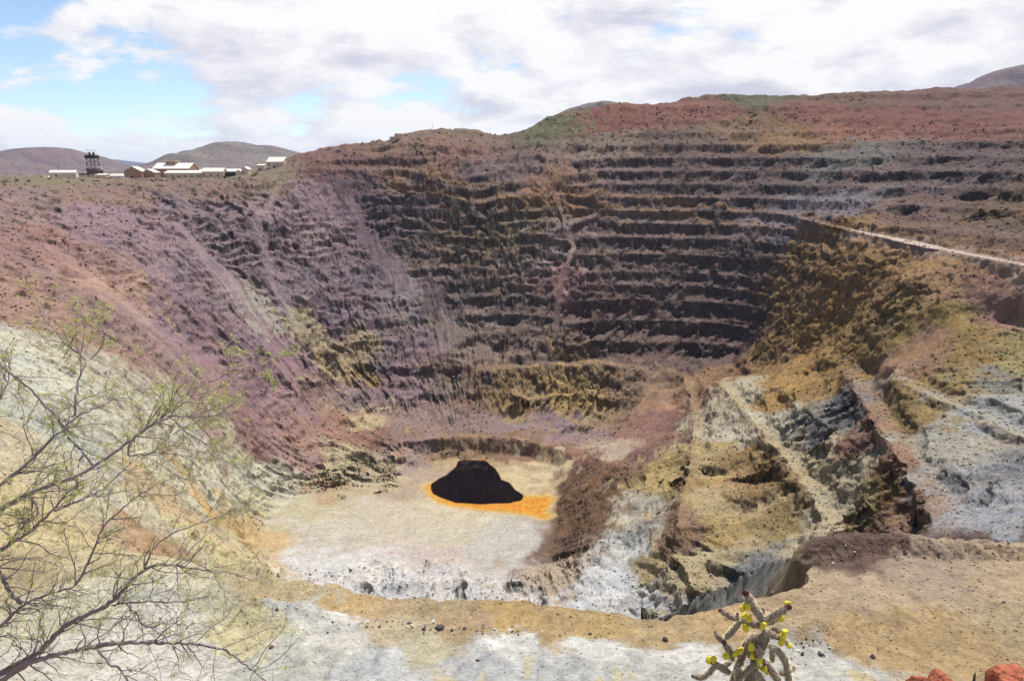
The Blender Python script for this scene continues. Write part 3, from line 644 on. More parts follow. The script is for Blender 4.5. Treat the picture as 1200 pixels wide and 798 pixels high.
gm, nt, bs = new_mat('ground_rock')
L = nt.links.new
at = nd(nt, 'ShaderNodeAttribute', attribute_name='Geology'); rk = nd(nt, 'ShaderNodeAttribute', attribute_name='Rock')
pos = nd(nt, 'ShaderNodeNewGeometry')
def noise_node(scale, detail, rough=0.6):
    n = nd(nt, 'ShaderNodeTexNoise'); n.inputs['Scale'].default_value = scale; n.inputs['Detail'].default_value = detail; n.inputs['Roughness'].default_value = rough
    L(pos.outputs['Position'], n.inputs['Vector']); return n
n1 = noise_node(0.45, 6, 0.7); n2 = noise_node(3.0, 4, 0.65)
vo = nd(nt, 'ShaderNodeTexVoronoi'); vo.inputs['Scale'].default_value = 0.8; L(pos.outputs['Position'], vo.inputs['Vector'])
mr = nd(nt, 'ShaderNodeMapRange'); mr.inputs[1].default_value = 0.3; mr.inputs[2].default_value = 0.7; mr.inputs[3].default_value = 0.74; mr.inputs[4].default_value = 1.26
L(n1.outputs['Fac'], mr.inputs[0])
mr2 = nd(nt, 'ShaderNodeMapRange'); mr2.inputs[1].default_value = 0.3; mr2.inputs[2].default_value = 0.7; mr2.inputs[3].default_value = 0.88; mr2.inputs[4].default_value = 1.12
L(n2.outputs['Fac'], mr2.inputs[0])
mu0 = nd(nt, 'ShaderNodeMath', operation='MULTIPLY'); L(mr.outputs[0], mu0.inputs[0]); L(mr2.outputs[0], mu0.inputs[1])
vg = nd(nt, 'ShaderNodeTexVoronoi'); vg.inputs['Scale'].default_value = 2.1; L(pos.outputs['Position'], vg.inputs['Vector'])
sg = nd(nt, 'ShaderNodeSeparateColor'); L(vg.outputs['Color'], sg.inputs[0])
mg = nd(nt, 'ShaderNodeMapRange'); mg.inputs[3].default_value = 0.86; mg.inputs[4].default_value = 1.12; L(sg.outputs[0], mg.inputs[0])
mu = nd(nt, 'ShaderNodeMath', operation='MULTIPLY'); L(mu0.outputs[0], mu.inputs[0]); L(mg.outputs[0], mu.inputs[1])
sc_ = nd(nt, 'ShaderNodeVectorMath', operation='SCALE'); L(at.outputs['Color'], sc_.inputs[0]); L(mu.outputs[0], sc_.inputs['Scale'])
L(sc_.outputs[0], bs.inputs['Base Color'])
bs.inputs['Roughness'].default_value = 0.95; bs.inputs['Specular IOR Level'].default_value = 0.12
def facets(scale, warp, src):
    wn = nd(nt, 'ShaderNodeVectorMath', operation='SCALE'); L(src.outputs['Color'], wn.inputs[0]); wn.inputs['Scale'].default_value = warp
    wa = nd(nt, 'ShaderNodeVectorMath', operation='ADD'); L(pos.outputs['Position'], wa.inputs[0]); L(wn.outputs[0], wa.inputs[1])
    v = nd(nt, 'ShaderNodeTexVoronoi'); v.inputs['Scale'].default_value = scale; L(wa.outputs[0], v.inputs['Vector'])
    a = nd(nt, 'ShaderNodeVectorMath', operation='SUBTRACT'); L(wa.outputs[0], a.inputs[0]); L(v.outputs['Position'], a.inputs[1])
    c = nd(nt, 'ShaderNodeVectorMath', operation='SUBTRACT'); L(v.outputs['Color'], c.inputs[0]); c.inputs[1].default_value = (.5, .5, .5)
    d = nd(nt, 'ShaderNodeVectorMath', operation='DOT_PRODUCT'); L(a.outputs[0], d.inputs[0]); L(c.outputs[0], d.inputs[1]); return d
f1 = facets(0.16, 3.0, n1); f2 = facets(0.42, 1.2, n1)
fs = nd(nt, 'ShaderNodeMath', operation='ADD'); L(f1.outputs['Value'], fs.inputs[0]); L(f2.outputs['Value'], fs.inputs[1])
fa = nd(nt, 'ShaderNodeMath', operation='MULTIPLY_ADD'); L(n1.outputs['Fac'], fa.inputs[0]); fa.inputs[1].default_value = 0.9; L(fs.outputs[0], fa.inputs[2])
b1 = nd(nt, 'ShaderNodeBump'); b1.inputs['Distance'].default_value = 1.3
ms = nd(nt, 'ShaderNodeMapRange'); ms.inputs[3].default_value = 0.30; ms.inputs[4].default_value = 1.0; L(rk.outputs['Fac'], ms.inputs[0]); L(ms.outputs[0], b1.inputs['Strength'])
L(fa.outputs[0], b1.inputs['Height'])
b2 = nd(nt, 'ShaderNodeBump'); b2.inputs['Distance'].default_value = 0.25; b2.inputs['Strength'].default_value = 0.35
gh = nd(nt, 'ShaderNodeMath', operation='SUBTRACT'); L(n2.outputs['Fac'], gh.inputs[0]); L(vg.outputs['Distance'], gh.inputs[1]); L(gh.outputs[0], b2.inputs['Height']); L(b1.outputs[0], b2.inputs['Normal']); L(b2.outputs[0], bs.inputs['Normal'])
tag(link('ground', tme, gm), kind='structure')

# water of the pit lake
wm, nt, b = new_mat('lake_water')
b.inputs['Base Color'].default_value = (0.005, 0.002, 0.003, 1); b.inputs['Roughness'].default_value = 0.06; b.inputs['Specular IOR Level'].default_value = 0.5
n = nd(nt, 'ShaderNodeTexNoise'); n.inputs['Scale'].default_value = 0.7; n.inputs['Detail'].default_value = 3
tc = nd(nt, 'ShaderNodeNewGeometry'); nt.links.new(tc.outputs['Position'], n.inputs['Vector'])
bp = nd(nt, 'ShaderNodeBump'); bp.inputs['Strength'].default_value = 0.08; bp.inputs['Distance'].default_value = 0.1
nt.links.new(n.outputs['Fac'], bp.inputs['Height']); nt.links.new(bp.outputs[0], b.inputs['Normal'])
pl = [(p[0] * 1, p[1], -230.0) for p in LAKEP]
cx = sum(p[0] for p in pl) / len(pl); cy = sum(p[1] for p in pl) / len(pl)
pl = [(cx + (x - cx) * 1.04, cy + (y - cy) * 1.04, -230.0) for x, y, z in pl]
me = bpy.data.meshes.new('water'); me.from_pydata(pl, [], [tuple(range(len(pl)))]); me.update()
if me.polygons[0].normal.z < 0: me.flip_normals()
tag(link('water', me, wm), kind='structure')
# ------------------------------------------------------------------ mesh builder
class MB:
    def __init__(s): s.v = []; s.f = []; s.mi = []
    def add(s, vs, fs, mi=0):
        o = len(s.v); s.v += [tuple(p) for p in vs]; s.f += [tuple(i + o for i in f) for f in fs]; s.mi += [mi] * len(fs)
    def box(s, x0, x1, y0, y1, z0, z1, mi=0):
        s.add([(x, y, z) for x in (x0, x1) for y in (y0, y1) for z in (z0, z1)],
              [(0, 1, 3, 2), (4, 6, 7, 5), (0, 4, 5, 1), (2, 3, 7, 6), (0, 2, 6, 4), (1, 5, 7, 3)], mi)
    def bar(s, p, q, w, mi=0, n=4, w2=None):
        s.tube([p, q], [w / 2, (w2 if w2 else w) / 2], n, mi)
    def tube(s, pts, rad, n=6, mi=0, bump=None):
        P = np.array(pts, float); m = len(P)
        T = np.gradient(P, axis=0); T /= np.linalg.norm(T, axis=1, keepdims=True) + 1e-9
        up = np.array([0, 0, 1.0]) if abs(T[0, 2]) < 0.9 else np.array([1.0, 0, 0])
        U = np.cross(T[0], up); U /= np.linalg.norm(U)
        vs = []
        for i in range(m):
            U = U - T[i] * U.dot(T[i]); U /= np.linalg.norm(U) + 1e-9
            V = np.cross(T[i], U)
            for k in range(n):
                a = 2 * math.pi * k / n; r = rad[i] * (bump(i, k, n) if bump else 1)
                vs.append(P[i] + (U * math.cos(a) + V * math.sin(a)) * r)
        fs = [(i * n + k, i * n + (k + 1) % n, (i + 1) * n + (k + 1) % n, (i + 1) * n + k) for i in range(m - 1) for k in range(n)]
        fs += [tuple(range(n))[::-1], tuple(range((m - 1) * n, m * n))]
        s.add(vs, fs, mi)
    def build(s, name, mats, parent=None, smooth=False):
        me = bpy.data.meshes.new(name); me.from_pydata(s.v, [], s.f)
        mats = mats if isinstance(mats, (list, tuple)) else [mats]
        for m in mats: me.materials.append(m)
        me.polygons.foreach_set('material_index', s.mi)
        if smooth: me.polygons.foreach_set('use_smooth', [True] * len(s.f))
        me.update()
        o = bpy.data.objects.new(name, me); COLL.objects.link(o)
        if parent is not None: o.parent = parent
        return o
def empty(name, loc, rz=0.0):
    o = bpy.data.objects.new(name, None); COLL.objects.link(o); o.location = loc; o.rotation_euler = (0, 0, rz); return o
def gz(x, y): return float(ground(np.array([x], F32), np.array([y], F32))[0][0])
def spot(u, v, y0=2.0):
    x, y, z = hit(u, v, y0); return x, y, gz(x, y)
def copy_tree(o, parent=None):
    c = o.copy(); COLL.objects.link(c); c.parent = parent
    for ch in list(o.children): copy_tree(ch, c)
    return c

# ------------------------------------------------------------------ hills beyond the plateau
def hill_mat(name, a, b, dots):
    m, nt, bs = new_mat(name); L = nt.links.new
    g = nd(nt, 'ShaderNodeNewGeometry')
    n = nd(nt, 'ShaderNodeTexNoise'); n.inputs['Scale'].default_value = 0.012; n.inputs['Detail'].default_value = 6; L(g.outputs['Position'], n.inputs['Vector'])
    r = nd(nt, 'ShaderNodeValToRGB'); L(n.outputs['Fac'], r.inputs[0]); r.color_ramp.elements[0].position = 0.36; r.color_ramp.elements[1].position = 0.64
    r.color_ramp.elements[0].color = (*lin(a), 1); r.color_ramp.elements[1].color = (*lin(b), 1)
    v = nd(nt, 'ShaderNodeTexVoronoi'); v.inputs['Scale'].default_value = 0.10; L(g.outputs['Position'], v.inputs['Vector'])
    s = nd(nt, 'ShaderNodeMapRange'); s.inputs[1].default_value = 0.28; s.inputs[2].default_value = 0.42; s.inputs[3].default_value = 0.75; s.inputs[4].default_value = 0; L(v.outputs['Distance'], s.inputs[0])
    mx = nd(nt, 'ShaderNodeMix', data_type='RGBA'); L(s.outputs[0], mx.inputs[0]); L(r.outputs[0], mx.inputs[6]); mx.inputs[7].default_value = (*lin(dots), 1)
    L(mx.outputs[2], bs.inputs['Base Color']); bs.inputs['Roughness'].default_value = 1; bs.inputs['Specular IOR Level'].default_value = 0.05
    return m
def hill(sky, D, W, mat, foot, seed):
    P = [atY(u, v, D) for u, v in sky]
    xs = np.linspace(P[0][0], P[-1][0], 240); top = np.interp(xs, [p[0] for p in P], [p[2] for p in P])
    k = np.ones(7) / 7; top = np.convolve(np.pad(top, 3, mode='edge'), k, mode='valid')
    t = np.linspace(-1, 1, 80)
    Xh = np.repeat(xs[:, None], 80, 1); Yh = D + t[None] * W + 0 * Xh
    prof = np.cos(np.clip(np.abs(t), 0, 1) * math.pi / 2)[None] ** 1.25
    g = fbm2(Xh, Yh, W * 0.30, 5, seed)
    Zh = foot + (top[:, None] - foot) * np.clip(prof * (1 + g * 0.55 * np.sin(np.pi * prof)), 0, 1.0) + g * 3 * prof
    o = link('hill', grid_mesh('hill', Xh.astype(F32), Yh.astype(F32), Zh.astype(F32)), mat); tag(o, kind='structure'); return o
hm1 = hill_mat('scrub_hill_brown', '675860', '786a68', '525042'); hm2 = hill_mat('scrub_hill_green', '6c6064', '7b726c', '57563f'); hm3 = hill_mat('far_range', '5d5a62', '66636b', '55555c')
hill([(-160, 194), (-60, 186), (0, 183), (25, 178), (42, 174), (62, 172.5), (72, 173.5), (80, 178), (92, 186), (104, 191), (122, 199), (140, 204)], 2700, 620, hm1, -22, 301)
hill([(192, 203), (212, 190), (228, 183), (250, 172), (262, 167.5), (280, 166.5), (292, 168.5), (300, 171), (318, 170.5), (334, 175), (352, 180), (380, 186), (430, 196)], 2300, 560, hm2, -22, 302)
hill([(140, 204), (155, 200), (168, 196.5), (186, 194), (205, 194.5), (225, 199), (240, 204)], 1900, 260, hm2, -20, 303)
hill([(100, 196), (118, 192), (126, 189), (134, 187), (143, 188.5), (160, 190.5), (178, 192), (200, 195), (240, 198)], 13200, 1500, hm3, -40, 304)
hill([(1040, 130), (1130, 103), (1150, 94), (1166, 85), (1182, 79.5), (1200, 75.5), (1225, 71), (1260, 76), (1320, 95), (1400, 120)], 1900, 420, hm1, 30, 305)
hill([(640, 140), (668, 127), (690, 121), (706, 119.5), (728, 121), (745, 126), (780, 140)], 1330, 130, hm2, 40, 306)

# ------------------------------------------------------------------ mine buildings on the plateau
M_ = {k: simple(k, lin(h) * f, r, v, s) for k, h, f, r, v, s in (
    ('cream_metal_roof', 'e9e2d2', .95, .55, .06, .4), ('tan_metal_wall', 'cdb8a2', .9, .8, .12, .5), ('rust_brown_wall', 'a8876e', .85, .85, .15, .5), ('pale_wall', 'd8ccb8', .85, .8, .1, .5),
    ('dark_timber', '2e2826', .9, .85, .25, .6), ('window_dark', '1c1d22', 1, .3, .1, 1), ('weathered_wood', '6b5a4e', .8, .9, .2, 1), ('pole_wood', '4a3d34', .8, .9, .2, 1), ('steel_grey', '8a8783', .8, .5, .1, 1),
    ('tank_tan', 'c9ae9a', .85, .6, .06, .3), ('white_paint', 'e6e6e4', .9, .35, .04, 1), ('tyre_black', '17171a', 1, .8, .1, 2))}
def shed(name, label, u0, u1, vb, H, Y, depth, roof='gable', wall='tan_metal_wall', roofm='cream_metal_roof', ridge='x', rise=0.28, rz=0.0, doors=1, wins=2, vent=False):
    xc, yc, _ = atY((u0 + u1) / 2, vb, Y); wdt = (u1 - u0) / FPX * Y
    z = gz(xc, yc)
    zb = min(z, gz(xc - wdt / 2, yc), gz(xc + wdt / 2, yc)) - 0.3
    H = H * 1.7
    t = empty(name, (xc, yc, zb), rz); tag(t, label, 'building' if name != 'shed' else 'shed')
    w = wdt / 2; d = depth / 2
    b = MB(); rm = MB(); ov = 0.5
    if ridge == 'x':
        hr = d * rise * 2 if roof == 'gable' else 0
        b.add([(-w, -d, 0), (w, -d, 0), (w, d, 0), (-w, d, 0), (-w, -d, H), (w, -d, H), (w, d, H), (-w, d, H), (-w, 0, H + hr), (w, 0, H + hr)],
              [(0, 1, 5, 4), (2, 3, 7, 6), (1, 2, 6, 9, 5), (3, 0, 4, 8, 7)])
        if roof == 'gable':
            for s in (-1, 1):
                y1 = s * (d + ov); z1 = H - ov * rise * 2
                rm.add([(-w - ov, y1, z1 + .02), (w + ov, y1, z1 + .02), (w + ov, 0, H + hr + .02), (-w - ov, 0, H + hr + .02), (-w - ov, y1, z1 + .3), (w + ov, y1, z1 + .3), (w + ov, 0, H + hr + .3), (-w - ov, 0, H + hr + .3)],
                       [(0, 1, 2, 3), (4, 7, 6, 5), (0, 4, 5, 1), (0, 3, 7, 4), (1, 5, 6, 2)])
    else:
        hr = w * rise * 2
        b.add([(-w, -d, 0), (w, -d, 0), (w, d, 0), (-w, d, 0), (-w, -d, H), (w, -d, H), (w, d, H), (-w, d, H), (0, -d, H + hr), (0, d, H + hr)],
              [(0, 1, 5, 8, 4), (2, 3, 7, 9, 6), (1, 2, 6, 5), (3, 0, 4, 7)])
        for s in (-1, 1):
            x1 = s * (w + ov); z1 = H - ov * rise * 2
            rm.add([(x1, -d - ov, z1 + .02), (x1, d + ov, z1 + .02), (0, d + ov, H + hr + .02), (0, -d - ov, H + hr + .02), (x1, -d - ov, z1 + .3), (x1, d + ov, z1 + .3), (0, d + ov, H + hr + .3), (0, -d - ov, H + hr + .3)],
                   [(0, 1, 2, 3), (4, 7, 6, 5), (0, 4, 5, 1), (0, 3, 7, 4), (1, 5, 6, 2)])
    if roof == 'mono':
        rm.add([(-w - ov, -d - ov, H + .02), (w + ov, -d - ov, H + .02), (w + ov, d + ov, H + d * rise + .02), (-w - ov, d + ov, H + d * rise + .02), (-w - ov, -d - ov, H + .35), (w + ov, -d - ov, H + .35), (w + ov, d + ov, H + d * rise + .35), (-w - ov, d + ov, H + d * rise + .35)],
               [(0, 1, 2, 3), (4, 7, 6, 5), (0, 4, 5, 1), (2, 6, 7, 3), (0, 3, 7, 4), (1, 5, 6, 2)])
    b.build('wall', M_[wall], t); r_ = rm.build('roof', M_[roofm], t)
    for k in range(doors):
        x = -w + (k + .5) / doors * 2 * w * 0.8 + .1 * w; m = MB(); m.box(x - 1.3, x + 1.3, -d - .06, -d + .05, .3, min(3.2, H * .75)); m.build('door', M_['window_dark'], t)
    for k in range(wins):
        x = -w + (k + .25) / wins * 2 * w; m = MB(); m.box(x - .7, x + .7, -d - .06, -d + .05, H * .42, H * .72); m.build('window', M_['window_dark'], t)
    if vent:
        m = MB(); m.box(-w * .45, w * .1, -d * .35, d * .35, H + hr * .4, H + hr + 2.2); vt = m.build('roof_monitor', M_['rust_brown_wall'], t)
        m = MB(); m.box(-w * .5, w * .15, -d * .42, d * .42, H + hr + 2.2, H + hr + 2.6); m.build('monitor_roof', M_['cream_metal_roof'], vt)
    return t
shed('shed', 'low cream shed with a brown end wall, left of the dark headframe', 63, 89, 211, 5.0, 905, 16, rise=.16, rz=.35, wall='pale_wall', doors=1, wins=1)
shed('shed', 'tiny dark shed with a pale roof beside the parked white pickup', 54, 61, 210.5, 3.2, 915, 8, wall='rust_brown_wall', rise=.2, wins=0)
shed('shed', 'small pale box shed at the right foot of the dark headframe', 114.5, 126.5, 210, 3.6, 890, 9, wall='tan_metal_wall', roof='mono', rise=.25, wins=0, doors=0)
shed('shed', 'bright white metal shed right of the headframe, behind a green bush', 132, 149, 210, 4.2, 925, 12, wall='white_paint', roof='gable', rise=.16, wins=2)
shed('mine_building', 'brown gabled building with a dark doorway facing the pit', 150, 170, 211, 5.2, 885, 14, ridge='y', wall='rust_brown_wall', rise=.26, wins=0, doors=1)
shed('mine_building', 'smaller brown gabled building right of the gable with the doorway', 169, 185, 210.5, 5.2, 893, 14, ridge='y', wall='rust_brown_wall', rise=.22, wins=1, doors=0)
shed('mine_building', 'largest pale roofed mine building with a raised roof vent', 187, 228, 208.5, 9.0, 935, 30, wall='rust_brown_wall', rise=.22, vent=True, wins=3)
shed('mine_building', 'long low building with a stepped cream roof in front of the largest one', 196, 240, 209.6, 5.2, 893, 11, roof='mono', wall='tan_metal_wall', rise=.5, wins=6, doors=1)
shed('mine_building', 'small pale roof peeping out behind the long stepped building', 230, 241, 204, 6.5, 985, 12, rise=.2, wall='tan_metal_wall', wins=1, doors=0)
shed('mine_building', 'cream roofed tan building with doorways, right end of the main cluster', 240, 264, 209, 6.2, 890, 13, rise=.3, wall='tan_metal_wall', wins=3, doors=2)
shed('mine_building', 'long flat pale roof stretching behind the cluster below the green hill', 248, 286, 203, 6.2, 1010, 14, rise=.2, wall='tan_metal_wall', wins=7, doors=1)
shed('shed', 'little pale hut at the right end of the long flat roof', 287, 293, 203.5, 6.4, 1000, 6, rise=.25, wall='pale_wall', wins=0)
shed('shed', 'dark low shed between the cream roofed building and the twin gables', 266, 277, 208.5, 5.2, 890, 10, roof='mono', rise=.2, wall='dark_timber', roofm='weathered_wood', wins=0)
shed('shed', 'left of two pale gabled huts standing side by side near the pit rim', 278.5, 285.2, 208.5, 5.0, 888, 10, ridge='y', rise=.34, wall='tan_metal_wall', wins=0)
shed('shed', 'right and wider of two pale gabled huts standing side by side', 285.6, 293, 208.5, 5.4, 888, 11, ridge='y', rise=.34, wall='tan_metal_wall', wins=1)
shed('mine_building', 'lone building with a bright white roof below the benched waste dump', 317, 337, 205, 4.6, 905, 18, rise=.3, wall='tan_metal_wall', rz=-.15, wins=2)
shed('shed', 'low pale lean-to left of the lone bright white roof', 303, 311, 205, 4.2, 925, 8, roof='mono', rise=.3, wall='tan_metal_wall', wins=0)
# headframe
hx, hy, _ = atY(111, 209.5, 900); hz = gz(hx, hy) - .3
t = empty('mine_headframe', (hx, hy, hz)); tag(t, 'dark timber mine headframe tower with stepped decks on the plateau', 'mine headframe')
t.scale = (1.12, 1.12, 1.16)
m = MB()
for sx in (-1, 1):
    for sy in (-1, 1):
        m.bar((sx * 4.6, sy * 4.2, 0), (sx * 4.2, sy * 3.8, 24.5), .75)
for z0, z1 in ((0, 4.5), (9.5, 15), (15, 20)):
    for sy in (-1, 1):
        m.bar((-4.5, sy * 4.2, z0), (4.4, sy * 4, z1), .4); m.bar((4.5, sy * 4.2, z0), (-4.4, sy * 4, z1), .4)
    for sx in (-1, 1): m.bar((sx * 4.5, -4, z0), (sx * 4.5, 4, z1), .4)
m.build('tower', M_['dark_timber'], t)
m = MB(); m.box(-4.9, 7.6, -4.8, 4.8, 4.6, 8.4); m.build('ore_bin', M_['weathered_wood'], t)
m = MB(); m.box(-5.6, 8.4, -5.4, 5.4, 8.5, 9.0); m.box(-5.6, 8.4, -5.5, -5.3, 9, 10.2); m.build('lower_deck', M_['weathered_wood'], t)
m = MB(); m.box(-5.4, 7.0, -5, 5, 11.6, 12.4); m.build('upper_deck', M_['pale_wall'], t)
m = MB(); m.box(-5.2, 5.2, -5, 5, 20.4, 23.6); m.build('sheave_house', M_['dark_timber'], t)
for s in (-2.2, 2.2):
    m = MB(); m.tube([(s - .25, 0, 25.2), (s + .25, 0, 25.2)], [2.0, 2.0], 20); m.build('sheave_wheel', M_['dark_timber'], t)
m = MB()
for x in (-5, 0, 5): m.bar((x, 0, 23.6), (x, 0, 29), .22)
m.bar((-6, 0, 29), (5.6, 0, 29), .3); m.build('top_frame', M_['steel_grey'], t)
tx, ty, _ = atY(99.5, 209.5, 902); tz = gz(tx, ty) - .3
t = empty('conveyor_trestle', (tx, ty, tz)); tag(t, 'dark trestle deck on posts reaching left from the headframe', 'trestle')
m = MB(); m.box(-5.6, 6.2, -1.6, 1.6, 5.6, 7.2); m.build('deck', M_['dark_timber'], t)
for x in (-5, -1.5, 2, 5.4):
    m = MB(); m.bar((x, -1.2, 0), (x, -1.2, 5.6), .35); m.bar((x, 1.2, 0), (x, 1.2, 5.6), .35); m.bar((x, -1.2, 0), (x, 1.2, 5.6), .25); m.build('post', M_['dark_timber'], t)
sx_, sy_, _ = atY(151, 208, 930); t = empty('hopper', (sx_, sy_, gz(sx_, sy_) - .2)); tag(t, 'tan tapering hopper standing above the brown gabled building', 'hopper')
m = MB(); m.tube([(0, 0, 0), (0, 0, 8), (0, 0, 13.5), (0, 0, 14)], [2.2, 2.2, 1.2, 1.2], 12); m.build('body', M_['tank_tan'], t); m = MB(); m.bar((-2.8, -1.5, 0), (-.9, -.6, 14), .3); m.build('ladder', M_['steel_grey'], t)
# tanks on the mesa
for u, rr, hh, lb in ((467.5, 5.6, 7.4, 'larger pale round water tank on the flat dump below the sky'), (459.5, 3.2, 5.6, 'smaller pale round tank left of the larger one')):
    x, y, z = spot(u, 163.5); t = empty('water_tank', (x, y, z - 1.2)); tag(t, lb, 'water tank')
    m = MB(); m.tube([(0, 0, 0), (0, 0, hh)], [rr, rr], 28); m.build('shell', M_['tank_tan'], t)
    m = MB(); m.tube([(0, 0, hh), (0, 0, hh + rr * .14)], [rr + .15, .4], 28); m.build('tank_roof', M_['pale_wall'], t)
# pickup
x, y, z = atY(48.5, 211, 895); z = gz(x, y); t = empty('pickup_truck', (x, y, z)); tag(t, 'white pickup parked on the plateau left of the sheds', 'pickup truck')
m = MB(); m.box(-2.7, 2.7, -.95, .95, .55, 1.15); m.box(-2.7, -.9, -.95, -.85, 1.15, 1.5); m.box(-2.7, -.9, .85, .95, 1.15, 1.5); m.box(-2.7, -2.6, -.85, .85, 1.15, 1.5)
m.add([(-.8, -.9, 1.15), (1.5, -.9, 1.15), (1.5, .9, 1.15), (-.8, .9, 1.15), (-.6, -.8, 1.9), (.8, -.8, 1.9), (.8, .8, 1.9), (-.6, .8, 1.9)], [(0, 1, 5, 4), (2, 3, 7, 6), (1, 2, 6, 5), (3, 0, 4, 7), (4, 5, 6, 7)])
m.build('body', M_['white_paint'], t)
m = MB(); m.box(-.5, .9, -.885, -.86, 1.3, 1.75); m.build('window', M_['window_dark'], t)
for wx in (-1.75, 1.75):
    for wy in (-.85, .85):
        m = MB(); m.tube([(wx, wy - .14, .4), (wx, wy + .14, .4)], [.4, .4], 16); m.build('wheel', M_['tyre_black'], t)
# poles
def pole(u, vb, H, label, arm=True, Y=None, w=.35, cat='utility pole', name='utility_pole', group=None):
    if Y: x, y, _ = atY(u, vb, Y); z = gz(x, y)
    else: x, y, z = spot(u, vb)
    t = empty(name, (x, y, z - .5)); tag(t, label, cat, group)
    m = MB(); m.bar((0, 0, 0), (0, 0, H), w, n=6, w2=w * .7); m.build('shaft', M_['pole_wood'], t)
    if arm: m = MB(); m.box(-1.3, 1.3, -.08, .08, H - 1.1, H - .85); m.build('crossarm', M_['pole_wood'], t)
    return t
for u, Y, H in ((8, 940, 11), (24, 960, 12), (45.5, 940, 17), (56, 980, 13), (84, 960, 12), (97, 985, 12), (128, 985, 11), (176, 990, 11), (196, 980, 12), (244, 1000, 12), (299, 960, 14), (307, 980, 12), (268, 1040, 14)):
    pole(u, 209, H, 'thin wooden utility pole with a crossarm on the building plateau', Y=Y, group='utility poles on the plateau')
pole(70, 209, 19, 'tallest utility pole rising from the low cream shed with the brown end', Y=925, w=.6)
pole(507, 153, 11, 'thin mast standing on the flat-topped dump against the sky', arm=False, w=.3, cat='mast', name='mast')
pole(1027, 282.5, 9, 'wooden pole by the upper end of the pale haul road', arm=False, w=.3)
pole(1076, 297, 8, 'wooden pole halfway along the pale haul road', arm=False, w=.28)
pole(1134, 312, 6.5, 'short pole below the lower stretch of the pale haul road', arm=False, w=.25)

# ------------------------------------------------------------------ pale haul road along the ramp
pts = chain([p for p in RAMP[8:]], 90)
rp = np.array(pts); tg = np.gradient(rp[:, :2], axis=0); tg /= np.linalg.norm(tg, axis=1, keepdims=True); nn_ = np.stack([-tg[:, 1], tg[:, 0]], 1)
cols = np.linspace(-1, 1, 9); wd = 3.2 + 3.0 * np.exp(-((np.arange(90) - 26) / 16.0) ** 2) + perlin2(np.arange(90) / 7.0, np.zeros(90), 401) * 1.6 + perlin2(np.arange(90) / 2.3, np.ones(90), 402) * .6
Xr = rp[:, 0:1] + nn_[:, 0:1] * cols[None] * wd[:, None]; Yr_ = rp[:, 1:2] + nn_[:, 1:2] * cols[None] * wd[:, None]
Zr = ground(Xr, Yr_)[0] * 0.3 + rp[:, 2:3] * 0.7 + 0.22 - 0.25 * np.abs(cols[None]) ** 2
rme = grid_mesh('road', Xr.astype(F32), Yr_.astype(F32), Zr.astype(F32))
tag(link('road', rme, simple('haul_road_dust', lin('c4ae9e') * .66, .95, .14, .25, .2)), kind='structure')
# ------------------------------------------------------------------ shrubs, stones, boulders
rnd = random.Random(11)
nr = np.random.RandomState(5)
leaf_dark = simple('shrub_leaf_dark', lin('66783e') * .8, .8, .35, 6); leaf_mid = simple('shrub_leaf_mid', lin('84964c') * .85, .8, .35, 6); twig_m = simple('shrub_twig', lin('6a5a4c') * .8, .9, .2, 6)
def shrub_meshes(mat, n):
    out = []
    for k in range(n):
        m = MB(); r = nr
        cl = [(r.uniform(-.5, .5), r.uniform(-.5, .5), r.uniform(.25, .8)) for _ in range(7)]
        for i in range(260):
            c = cl[i % 7]; d = r.normal(size=3); d /= np.linalg.norm(d); rr = r.uniform(.15, .38)
            p = np.array(c) + d * rr; p[2] = max(p[2], .05); a = r.normal(size=3) * .075; b = r.normal(size=3) * .075
            m.add([p - a, p + b, p + a, p - b], [(0, 1, 2, 3)], 0)
        for c in cl: m.bar((0, 0, 0), c, .03, 1, 3)
        o = m.build('shrub', [mat, twig_m]); out.append(o.data); bpy.data.objects.remove(o)
    return out
SH = {'d': shrub_meshes(leaf_dark, 3), 'm': shrub_meshes(leaf_mid, 3)}
def shrub(x, y, z, s, kind, label, group):
    o = bpy.data.objects.new('shrub', rnd.choice(SH[kind])); COLL.objects.link(o); o.location = (x, y, z - .1); o.scale = (s, s, s * rnd.uniform(.6, .9)); o.rotation_euler = (0, 0, rnd.uniform(0, 6)); tag(o, label, 'shrub', group); return o
for u, v, s in ((183, 211, 2.6), (187, 211.5, 3.4), (203, 212, 2.8), (97, 213, 3.0), (131, 208.5, 4.0), (135, 209, 3.2), (58, 211, 2.4), (20, 213, 2.4), (6, 215, 3), (263, 210, 2.4), (300, 206, 3.4), (296, 207, 2.6), (243, 210.5, 2.2), (168, 212, 2), (80, 214, 2.2), (34, 214, 2.4), (222, 211.5, 2.2), (281, 209.5, 2.2)):
    x, y, z = spot(u, v); shrub(x, y, z, s, rnd.choice('dm'), 'dark green desert shrub beside the mine buildings on the plateau', 'shrubs beside the mine buildings')
for k in range(70):
    u = rnd.uniform(420, 1195); v = rnd.choice((rnd.uniform(150, 180), rnd.uniform(160, 250))) if u > 560 else rnd.uniform(163, 195)
    x, y, z = spot(u, v); shrub(x, y, z, rnd.uniform(1.2, 2.4), rnd.choice('dm'), 'small green shrub growing on a rock bench of the far pit wall', 'shrubs on the far benches')
for k in range(46):
    u = rnd.choice((rnd.uniform(600, 760), rnd.uniform(840, 900), rnd.uniform(900, 1140))); v = rnd.uniform(112, 150)
    x, y, z = spot(u, v)
    if y > 900 and y < 1200: shrub(x, y, z, rnd.uniform(1.3, 2.8), 'd', 'low bush on the red dump slopes under the skyline', 'bushes on the red dumps')
